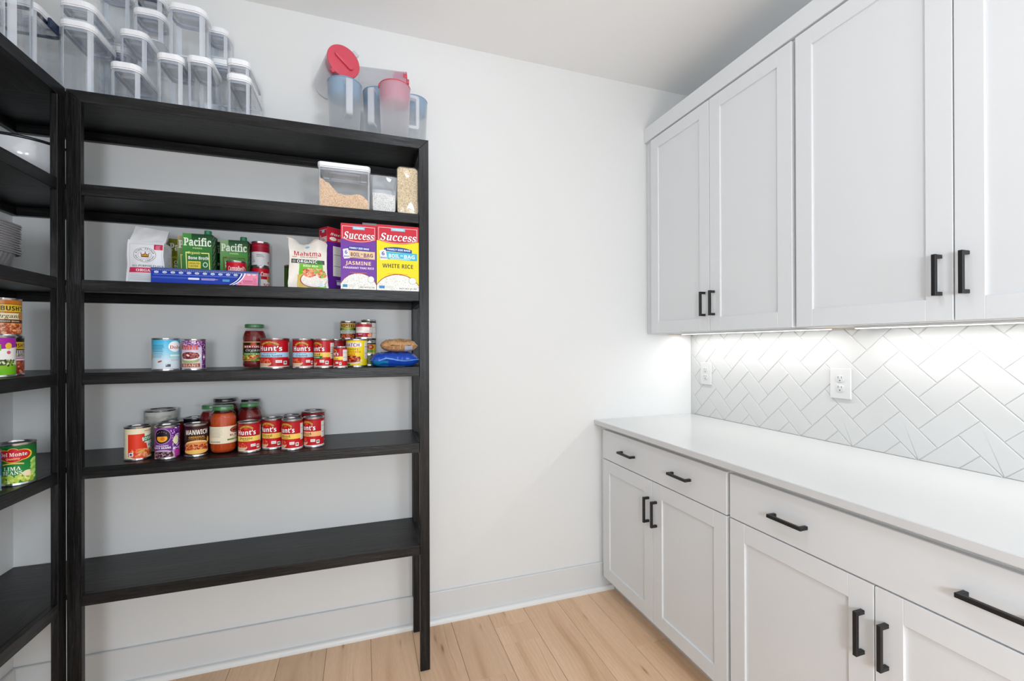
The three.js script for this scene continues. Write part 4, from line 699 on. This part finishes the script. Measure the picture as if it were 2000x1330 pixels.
{ // foil carton with its lid flap and cutter strip
  const t = thing('foil_carton', 'long blue and pink foil box lying at the front of the third shelf', 'box', [-2.3535, S2, .2680]), w = .325, h = .053, d = .048;
  part('box_body', printBox(w, h, d, [1, 1, 1], [[.885, 0, 1, 1], [.885, 0, 1, 1], [0, .96, .8, 1], [0, .3, .6, .4], [0, 0, .88, 1], [0, .3, .6, .4]]), printMat('foilBox', .4), t);
  part('lid_flap', [cbox(-w / 2, w / 2, h, h + .0008, -d / 2, d / 2 + .0012, .0002), cbox(-w / 2, w / 2, h - .007, h + .0008, d / 2 + .0003, d / 2 + .0012, .0002)], std({ color: lin(.045, .08, .30), roughness: .4 }), t);
  const teeth = []; for (let i = 0; i < 54; i++) { const g = new THREE.ConeGeometry(.0028, .0034, 3); g.scale(1, 1, .12); g.rotateX(Math.PI); g.translate(-w / 2 + .004 + i * .006, h - .0086, d / 2 + .0008); teeth.push(g); }
  part('cutter_strip', teeth, M.steel, t);
}
// ---------------------------------------------------------------- bags
{
  const w = .106, h = .155, d = .074, t = thing('flour_bag', 'white paper flour bag with a crown emblem and folded top', 'bag', [-2.5545, S2, .1955], .03);
  const g = printBox(w, h, d, [14, 18, 8], [[.80, 0, 1, 1], [.80, 0, 1, 1], [.06, .94, .5, .99], [.02, 0, .05, .05], [0, 0, .74, 1], [.02, .0, .05, .05]]);
  const p = g.attributes.position;
  for (let i = 0; i < p.count; i++) {
    let a = p.getX(i), b = p.getY(i), c = p.getZ(i); const e = Math.sin(Math.min(1, b / h) * Math.PI), ca = Math.cos(a / w * Math.PI);
    c += Math.sign(c) * .007 * e * Math.max(0, ca) - (b > h * .9 ? (b - h * .9) * .5 * Math.sign(c) : 0); a *= 1 - .02 * e + .05 * (1 - b / h);
    const n = (q) => (vnoise(a * 42 + q, b * 30 + c * 26 + q) - .5) * .0042;
    p.setXYZ(i, a + n(3), Math.max(0, b + (b > h * .98 ? n(9) - .006 * a / w : 0)), c + n(17));
  }
  g.computeVertexNormals(); part('bag_body', g, printMat('flour', .55), t);
  // folded and leaning top
  const q = new THREE.BoxGeometry(w * .98, .072, .009, 12, 8, 2), f = q.attributes.position;
  for (let i = 0; i < f.count; i++) { const a = f.getX(i), b = f.getY(i) + .036, c = f.getZ(i); f.setXYZ(i, a * (1 - b * .6) + b * .05, .146 + b * (.88 - 1.6 * a), c + .022 - b * .55 + (vnoise(a * 60, b * 50) - .5) * .005); }
  q.computeVertexNormals(); part('folded_top', q, M.paperWhite, t);
}
{
  const w = .142, h = .190, d = .052, t = thing('rice_bag', 'soft cream and green plastic bag of organic white rice', 'bag', [-2.0235, S2, .2580], .06);
  const g = printBox(w, h, d, [18, 22, 8], [[.80, 0, 1, 1], [.02, .7, .06, .8], [.02, .9, .05, .95], [.02, .9, .05, .95], [0, 0, .79, 1], [.02, .9, .05, .95]]);
  const p = g.attributes.position;
  for (let i = 0; i < p.count; i++) {
    let a = p.getX(i), b = p.getY(i), c = p.getZ(i); const v = b / h, thin = clamp((v - .62) / .38, 0, 1);
    c *= (1 - .93 * thin * thin) * (1 + .12 * Math.sin(v * 3)); c -= .012 * thin; a *= 1 - .05 * Math.sin(v * 3.1) + .05 * thin; a += -.006 * v * (a < 0 ? -.4 : 1.4);
    const wob = thin * (.006 * Math.sin(a * 60) + .008 * (vnoise(a * 40, 3) - .5)) - (v > .97 ? .016 * Math.exp(-Math.pow((a + .005) / .03, 2)) : 0);
    c += (vnoise(a * 60, b * 44 + 7) - .5) * .004 + .008 * thin * Math.sin(a * 55); p.setXYZ(i, a + (vnoise(b * 50, c * 40) - .5) * .004, Math.max(0, b + wob), c);
  }
  g.computeVertexNormals(); part('bag_body', g, printMat('mahatma', .35), t);
  const s = new THREE.BoxGeometry(w * 1.02, .006, .0022, 24, 1, 1), f = s.attributes.position;
  for (let i = 0; i < f.count; i++) { const a = f.getX(i); f.setXYZ(i, a - .004, f.getY(i) + .1905 + .006 * Math.sin(a * 60) + .008 * (vnoise(a * 40, 3) - .5) - .016 * Math.exp(-Math.pow((a + .005) / .03, 2)), f.getZ(i) - .012 + .008 * Math.sin(a * 55)); }
  s.computeVertexNormals(); part('top_seal', s, std({ color: lin(.55, .42, .30), roughness: .5 }), t);
}
{
  const fix = (lo) => (u, v, s, y) => { const e = Math.min(1, Math.min(u, 1 - u) * 9); return [(vnoise(v * 9, 3) - .5) * .012 * (1 - e), (vnoise(u * 13, v * 9 + (s > 0 ? 4 : 40)) - .5) * .007 * e * (s > 0 ? 1 : .1), (vnoise(u * 11, 8) - .5) * .006]; };
  const t = thing('bean_bag', 'shiny blue plastic bag lying flat under the tan bag', 'bag', [-1.7045, S3, .2185], .03);
  const g = pillow(.188, .145, .068, 30, 22, 3.4, fix(0)); const p = g.attributes.position; for (let i = 0; i < p.count; i++) p.setY(i, Math.max(0, (p.getY(i) + .026) * (p.getY(i) < -.012 ? .9 : 1))); g.computeVertexNormals();
  part('bag_body', g, printMat('blueBag', .22), t);
  part('end_seal', [cbox(-.0985, -.0895, .0255, .0270, -.044, .044, .0004)], std({ color: lin(.10, .22, .55), roughness: .3 }), t);
  const b = thing('grain_bag', 'clear bag of tan grain lying on top of the blue bag', 'bag', [-1.6845, S3 + .0590, .2200], -.04);
  const h = pillow(.146, .105, .054, 26, 18, 2.8, fix(0)); const q = h.attributes.position; for (let i = 0; i < q.count; i++) q.setY(i, q.getY(i) + .0265 + .03 * q.getX(i) * -.5); h.computeVertexNormals();
  part('bag_body', h, printMat('tanBag', .22), b);
  part('end_seal', [cbox(.0715, .0795, .0240, .0252, -.032, .032, .0004)], M.clear, b);
}

// ---------------------------------------------------------------- clear food boxes
function clearBox(label, x0, x1, z0, z1, y, h, o = {}) {
  const w = x1 - x0, d = z1 - z0, r = o.r || Math.min(.030, (x1 - x0) * .30, (z1 - z0) * .32), lh = o.lh || .023, t = thing('storage_container', label, 'food container', [(x0 + x1) / 2, y, (z0 + z1) / 2], 0);
  const bh = h - lh;
  const body = part('body', [ringSlab(w - .004, d - .004, r, .0022, .003, bh - .002), slab(w - .006, d - .006, r - .001, .0004, .0032, .0008)], M.clear, t);
  for (const c of cornerHighlights(w - .0036, d - .0036, r, .0026, .0034, bh - .002)) part('corner_highlight', c, M.edge, body);
  part('base_rim', ringSlab(w - .0036, d - .0036, r, .0035, .0006, .005), M.edge, body);
  const lid = part('lid', [ringSlab(w, d, r + .002, .013, bh + .0042, h - .002), ringSlab(w - .003, d - .003, r, .0115, h - .002, h), ringSlab(w - .0025, d - .0025, r, .012, bh - .001, bh + .0032)], o.lidMat || M.lidWhite, t);
  part('lid_top', slab(w - .026, d - .026, r - .008, bh + .003, h - .002), M.lidTop, lid);
  part('gasket', ringSlab(w - .010, d - .010, r - .003, .004, bh - .010, bh - .0012), o.gasket || M.gasket, t);
  part('lid_insert', [ringSlab(w * .62, d * .62, r * .7, .005, bh - .014, bh - .0012), slab(w * .50, d * .44, r * .5, bh - .006, bh - .0014)], M.insert, t);
  if (o.latch) part('latch', cbox(w / 2 - .001, w / 2 + .009, bh - .022, bh + .010, -.022, .022, .003), M.navy, t);
  return t;
}
clearBox('tall clear container with white lid at the front left corner of the top shelf', -2.792, -2.692, .076, .252, S0, .263);
clearBox('shallow clear container stacked on the tall one at the front left corner', -2.792, -2.692, .080, .252, S0 + .2632, .070);
clearBox('short clear container with white lid, second along the front of the top shelf', -2.645, -2.553, .080, .272, S0, .138);
clearBox('clear container stacked above the second short one, tapering lid towards the wall', -2.654, -2.566, .030, .188, S0 + .1382, .166);
clearBox('narrow upright clear container in the middle of the front row', -2.5125, -2.4285, .125, .272, S0, .195);
clearBox('clear container right of the narrow one with a smaller box seen through it', -2.4215, -2.340, .128, .274, S0, .203);
clearBox('small low clear container seen through the one in front', -2.432, -2.345, .020, .118, S0, .112);
clearBox('clear container at the right end of the front row, nearest the pitchers', -2.2965, -2.216, .052, .282, S0, .158);
clearBox('shallow clear container stacked on the rightmost front container', -2.297, -2.2185, .064, .279, S0 + .1582, .056);
clearBox('large clear container with rounded lid stacked above the two middle ones', -2.4885, -2.366, .150, .252, S0 + .2032, .190, { r: .034 });
clearBox('clear container behind the middle ones, standing on the small low one', -2.402, -2.312, .018, .110, S0 + .1122, .186);
clearBox('clear container high by the wall, rightmost of the upper stack', -2.415, -2.329, .016, .114, S0 + .2984, .121);
clearBox('clear container near the wall above the tapering one, third tier', -2.632, -2.531, .045, .145, S0 + .3044, .113);
clearBox('shallow container on the very top of the stack by the wall', -2.630, -2.536, .048, .142, S0 + .4176, .068, { gasket: M.navy });
clearBox('tall clear container behind the front left pair', -2.768, -2.662, .006, .072, S0, .300);
clearBox('clear container stacked behind the front left pair, reaching the top of the photo', -2.768, -2.662, .006, .078, S0 + .3002, .220);
clearBox('tall clear container on the left shelving with dark latches', -2.965, -2.802, .170, .328, S0, .258, { latch: true, gasket: M.navy, r: .030 });
clearBox('tall clear container cut by the top edge, front of the left shelving', -2.872, -2.758, .386, .492, S0, .300, { r: .034 });
clearBox('clear container at the upper left corner of the photo', -2.878, -2.758, .498, .640, S0, .310, { r: .034 });
// filled ones on the second shelf
{
  const x0 = -1.990, x1 = -1.7965, z0 = .150, z1 = .292, w = x1 - x0, d = z1 - z0, h = .176;
  const t = clearBox('wide clear container half full of light brown sugar', x0, x1, z0, z1, S1, h, { r: .014, lh: .020 });
  const n = 30, m = 8, sh = (u, v) => .105 - .085 * u + .030 * Math.pow(Math.max(0, u - .62) / .38, 1.2) + .012 * Math.sin(u * 9 + v) + .010 * (vnoise(u * 16, v * 8) - .5);
  const pos = [], uv = [], idx = [], iw = w - .012, id = d - .012, V = (a, b, c) => { pos.push(a, b, c); uv.push((a + c) * 8, (b + c) * 8); return pos.length / 3 - 1; };
  for (let j = 0; j <= m; j++) for (let i = 0; i <= n; i++) V((i / n - .5) * iw, sh(i / n, j / m), (j / m - .5) * id);
  for (let j = 0; j < m; j++) for (let i = 0; i < n; i++) { const a = j * (n + 1) + i; idx.push(a, a + n + 1, a + 1, a + 1, a + n + 1, a + n + 2); }
  const wall = (f, N) => { for (let i = 0; i < N; i++) { const p = f(i / N), q = f((i + 1) / N), a = V(p[0], .004, p[2]), b = V(q[0], .004, q[2]), c = V(p[0], p[1], p[2]), e = V(q[0], q[1], q[2]); idx.push(a, b, c, c, b, e); } };
  wall(u => [(u - .5) * iw, sh(u, 1), id / 2], n); wall(u => [(.5 - u) * iw, sh(1 - u, 0), -id / 2], n); wall(u => [iw / 2, sh(1, 1 - u), (.5 - u) * id], m); wall(u => [-iw / 2, sh(0, u), (u - .5) * id], m);
  const g = new THREE.BufferGeometry(); g.setAttribute('position', new THREE.Float32BufferAttribute(pos, 3)); g.setAttribute('uv', new THREE.Float32BufferAttribute(uv, 2)); g.setIndex(idx); g.computeVertexNormals();
  part('sugar', g, std({ map: A.sugar, roughness: .9, side: THREE.DoubleSide }), t);
}
function lyingBox(label, x0, x1, y1, z0, z1, fill, mat, what) {      // a container lying on its back, base towards the room
  const w = x1 - x0, h = y1 - S1, t = thing('storage_container', label, 'food container', [(x0 + x1) / 2, S1, (z0 + z1) / 2]), d = z1 - z0;
  const turn = (g) => { g.rotateX(Math.PI / 2); return g; };           // slab height runs along z
  const body = merge([ringSlab(w, h, .016, .0024, -d / 2 + .014, d / 2 - .002), slab(w - .002, h - .002, .015, d / 2 - .004, d / 2, .0014)]); turn(body); body.translate(0, h / 2, 0); part('body', body, M.clear, t);
  const lid = slab(w + .001, h - .0005, .017, -d / 2, -d / 2 + .015, .002); turn(lid); lid.translate(0, h / 2, 0); part('lid', lid, M.lidWhite, t);
  const rim = ringSlab(w - .016, h - .016, .010, .0015, d / 2, d / 2 + .0012); turn(rim); rim.translate(0, h / 2, 0); part('foot_ring', rim, M.clear, t);
  const fh = (h - .0064) * fill; let g;
  if (fill > .95) { g = slab(w - .0064, h - .0064, .013, -d / 2 + .017, d / 2 - .0046); turn(g); g.translate(0, h / 2, 0); }
  else { g = new THREE.BoxGeometry(w - .0064, fh, d - .022, 20, 8, 6); const p = g.attributes.position; for (let i = 0; i < p.count; i++) { let a = p.getX(i), b = p.getY(i); if (b > fh / 2 - .001) b += (vnoise(a * 90, p.getZ(i) * 50) - .5) * .006 + .003 * Math.cos(a * 30); const ed = (w - .0064) / 2, k = fh / 2 + b; if (k < .012) a *= 1 - .11 * Math.pow(1 - k / .012, 2); p.setXYZ(i, a, b, p.getZ(i)); } g.computeVertexNormals(); g.translate(0, .0032 + fh / 2, .006); }
  const u = g.attributes.uv, p = g.attributes.position; for (let i = 0; i < p.count; i++) u.setXY(i, (p.getX(i) + p.getZ(i)) * 9, p.getY(i) * 9);
  part(what, g, std({ map: mat, roughness: .9 }), t); return t;
}
lyingBox('small clear container half full of white grains', -1.7915, -1.6985, S1 + .148, .110, .292, .50, A.whiteGrain, 'grains');
lyingBox('clear container packed full of tan grain beside the right shelf post', -1.6960, -1.6115, S1 + .194, .110, .292, 1, A.tanGrain, 'grains');

// ---------------------------------------------------------------- pitchers
function dShape(h, w, t) { const s = new THREE.Shape(); const r = .012; s.moveTo(0, 0); s.lineTo(w - r, 0); s.quadraticCurveTo(w, 0, w, r); s.lineTo(w, h - r); s.quadraticCurveTo(w, h, w - r, h); s.lineTo(0, h); s.lineTo(0, h - t); s.lineTo(w - t - r * .6, h - t); s.quadraticCurveTo(w - t, h - t, w - t, h - t - r * .6); s.lineTo(w - t, t + r * .6); s.quadraticCurveTo(w - t, t, w - t - r * .6, t); s.lineTo(0, t); s.closePath(); return s; }
function pitcher(label, x, y, z, r0, r1, h, color, turn, skirt, grip = 90, nib = .003) {   // handle along +x, spout along -x before the turn
  const t = thing('pitcher', label, 'pitcher', [x, y, z], -turn * DEG), T = .0014;
  part('body', lathe([[0, .001], [r0 - .006, .001], [r0 - .001, .003], [r0, .008], [r1, h - .006], [r1 + .0008, h - .002], [r1 - .0006, h], [r1 - T, h - .001]], 48), M.frosted, t);
  const g = new THREE.ExtrudeGeometry(dShape(h * .62, .040, .010), { depth: .022, bevelEnabled: true, bevelThickness: .0015, bevelSize: .0015, bevelSegments: 2, curveSegments: 6 });
  g.translate(lerp(r0, r1, .62) - .002, h * .30, -.011); part('handle', toCreasedNormals(g, .6), M.handleFrost, t);
  const k = T + .0012, rr1 = r1 - k, at = (v) => lerp(r0, r1, v / h) - k;
  const lid = part('lid', lathe([[0, h + .005], [rr1 - .002, h + .005], [r1, h + .0042], [r1 + .0012, h + .002], [r1, h + .0004], [rr1, h + .0004], [0, h + .0004]], 48, .5), color, t);
  part('skirt', lathe([[rr1 - .0004, h], [at(h - skirt * .8), h - skirt * .8], [at(h - skirt * .8) * .9, h - skirt], [at(h - skirt) * .6, h - skirt * 1.12], [0, h - skirt * 1.15]], 48, .5), color === M.redPlastic ? M.redSkirt : M.blueSkirt, lid);
  const pill = new THREE.ExtrudeGeometry(rrShape(.020, r1 * 1.25, .0098), { depth: .007, bevelEnabled: true, bevelThickness: .002, bevelSize: .0015, bevelSegments: 2, curveSegments: 10 }); pill.rotateX(-Math.PI / 2); pill.rotateY(grip * DEG); pill.translate(0, h + .005, 0);
  part('grip', toCreasedNormals(pill, .6), color, lid);
  part('spout', cbox(-r1 - nib, -r1 + .006, h - .012, h + .0035, -.010, .010, .004), color, lid);
  return t;
}
function lay(o, dir, want) {                                         // lay a pitcher along dir with its handle as near as possible to want
  const q = new THREE.Quaternion().setFromUnitVectors(new THREE.Vector3(0, 1, 0), dir.normalize()), Yv = new THREE.Vector3(0, 1, 0); let best = -9;
  for (let a = 0; a < 360; a += 3) { const s = q.clone().multiply(new THREE.Quaternion().setFromAxisAngle(Yv, a * DEG)), d = new THREE.Vector3(1, 0, 0).applyQuaternion(s).dot(want.normalize()); if (d > best) { best = d; o.quaternion.copy(s); } }
}
pitcher('blue lidded pitcher at the left of the pitcher group, handle towards the room', -1.8945, S0, .196, .0555, .0665, .228, M.bluePlastic, 78, .062);
pitcher('blue lidded pitcher behind, between the blue and the pink ones', -1.7600, S0, .136, .0550, .0640, .245, M.bluePlastic, 110, .062);
pitcher('upright red lidded pitcher at the front showing a pink band', -1.7000, S0, .2555, .0535, .0620, .220, M.redPlastic, -6, .070);
pitcher('blue lidded pitcher at the right end of the top shelf', -1.6135, S0, .118, .0530, .0640, .248, M.bluePlastic, -75, .056);
lay(pitcher('red lidded pitcher lying on top with its round lid facing the room', -1.975, S0 + .305, .024, .0560, .0645, .205, M.redPlastic, 0, .050, 5, .010), new THREE.Vector3(.081, .010, .20), new THREE.Vector3(.6, .8, -.25));
lay(pitcher('red lidded pitcher lying sideways behind the upright red one', -1.842, S0 + .320, .100, .0500, .0575, .198, M.redPlastic, 0, .050), new THREE.Vector3(1, .005, .02), new THREE.Vector3(0, -.3, -1));
// ---------------------------------------------------------------- bowl and foil pans on the left shelves
{
  const t = thing('mixing_bowl', 'large glossy white enamel bowl with a dark rim on the left shelves', 'bowl', [-2.903, S1, .186]), R = .134, h = .134;
  part('bowl_body', lathe([[0, .002], [.062, 0], [.068, .002], [.070, .006], [.098, .022], [.126, .054], [.140, .094], [R - .002, h], [R - .005, h], [.136, .094], [.122, .057], [.094, .026], [.06, .010], [0, .009]], 64), M.enamel, t);
  const rim = new THREE.TorusGeometry(R - .0025, .0052, 10, 72); rim.rotateX(Math.PI / 2); rim.translate(0, h, 0); part('rim', rim, M.enamelRim, t);
}
{ // nested roasting pans: fluted walls, wide crimped rims
  const loop = (w, d, r, fl) => { const out = [], N = 26, n = 7, a = w / 2, b = d / 2; const add = (x, z, nx, nz) => { const k = out.length; const f = fl ? fl * (k % 2 ? 1 : -1) : 0; out.push([x + nx * f, z + nz * f]); };
    for (const [cx, cz, a0] of [[a - r, b - r, 0], [-a + r, b - r, 90], [-a + r, -b + r, 180], [a - r, -b + r, 270]]) { for (let i = 0; i <= n; i++) { const q = (a0 + 90 * i / n) * DEG; add(cx + r * Math.cos(q), cz + r * Math.sin(q), Math.cos(q), Math.sin(q)); } const q = (a0 + 90) * DEG, len = (Math.abs(Math.cos(q)) > .5 ? d : w) - 2 * r; for (let i = 1; i < N; i++) { const e = len * i / N; add(cx + r * Math.cos(q) - Math.sin(q) * e, cz + r * Math.sin(q) + Math.cos(q) * e, Math.cos(q), Math.sin(q)); } }
    return out; };
  const loft = (rings) => { const pos = [], idx = []; const n = rings[0].pts.length; rings.forEach(({ pts, y, jit }) => pts.forEach(([x, z], i) => pos.push(x, y + (jit ? jit * (hash(i, 7) - .5) : 0), z))); for (let k = 0; k + 1 < rings.length; k++) for (let i = 0; i < n; i++) { const a = k * n + i, b = k * n + (i + 1) % n, c = a + n, d = b + n; idx.push(a, c, b, b, c, d); } const g = new THREE.BufferGeometry(); g.setAttribute('position', new THREE.Float32BufferAttribute(pos, 3)); g.setIndex(idx); g.computeVertexNormals(); g.setAttribute('uv', new THREE.Float32BufferAttribute(new Float32Array(pos.length / 3 * 2), 2)); return g; };
  const w = .215, d = .315, H = .056;
  const bodyG = loft([{ pts: loop(.06, .14, .02, 0), y: .002 }, { pts: loop(w - .060, d - .060, .022, 0), y: .001 }, { pts: loop(w - .052, d - .052, .026, .0012), y: .006 }, { pts: loop(w - .026, d - .026, .036, .0016), y: H - .003 }, { pts: loop(w - .024, d - .024, .037, 0), y: H }]);
  const base = new THREE.PlaneGeometry(.09, .17); base.rotateX(-Math.PI / 2); base.translate(0, .002, 0);
  const rimG = loft([{ pts: loop(w - .024, d - .024, .037, 0), y: H }, { pts: loop(w - .006, d - .006, .046, 0), y: H + .0012, jit: .001 }, { pts: loop(w - .001, d - .001, .049, .0006), y: H + .0006, jit: .001 }, { pts: loop(w + .001, d + .001, .05, .0009), y: H - .0010, jit: .001 }, { pts: loop(w - .001, d - .001, .049, .0006), y: H - .0026, jit: .001 }, { pts: loop(w - .005, d - .005, .047, 0), y: H - .0024 }]);
  let first;
  for (let i = 0; i < 13; i++) {
    const label = i === 0 ? 'lowest pan of the stack of foil roasting trays, its crinkled side showing' : i === 12 ? 'topmost pan of the stack of foil roasting trays' : `${['', 'second', 'third', 'fourth', 'fifth', 'sixth', 'seventh', 'eighth', 'ninth', 'tenth', 'eleventh', 'twelfth'][i]} tray from the bottom of the foil roasting tray stack`, group = 'stack of foil roasting trays';
    let o;
    if (!first) { o = first = thing('foil_pan', label, 'foil tray', [0, 0, 0]); part('pan_body', [bodyG, base], M.foil, o); part('rim', rimG, M.foil, o); }
    else { o = first.clone(); o.name = numbered('foil_pan'); scene.add(o); }
    o.userData = { label, category: 'foil tray' }; if (group) o.userData.group = group;
    o.position.set(-2.898 + rr(-.0012, .0012), S2 + .0002 + i * .0071, .530 + rr(-.002, .002)); o.rotation.set(0, rr(-.006, .006), 0);
  }
}

scene.traverse(o => { if (o.isMesh) { o.castShadow = true; o.receiveShadow = true; } });
renderer.render(scene, camera);
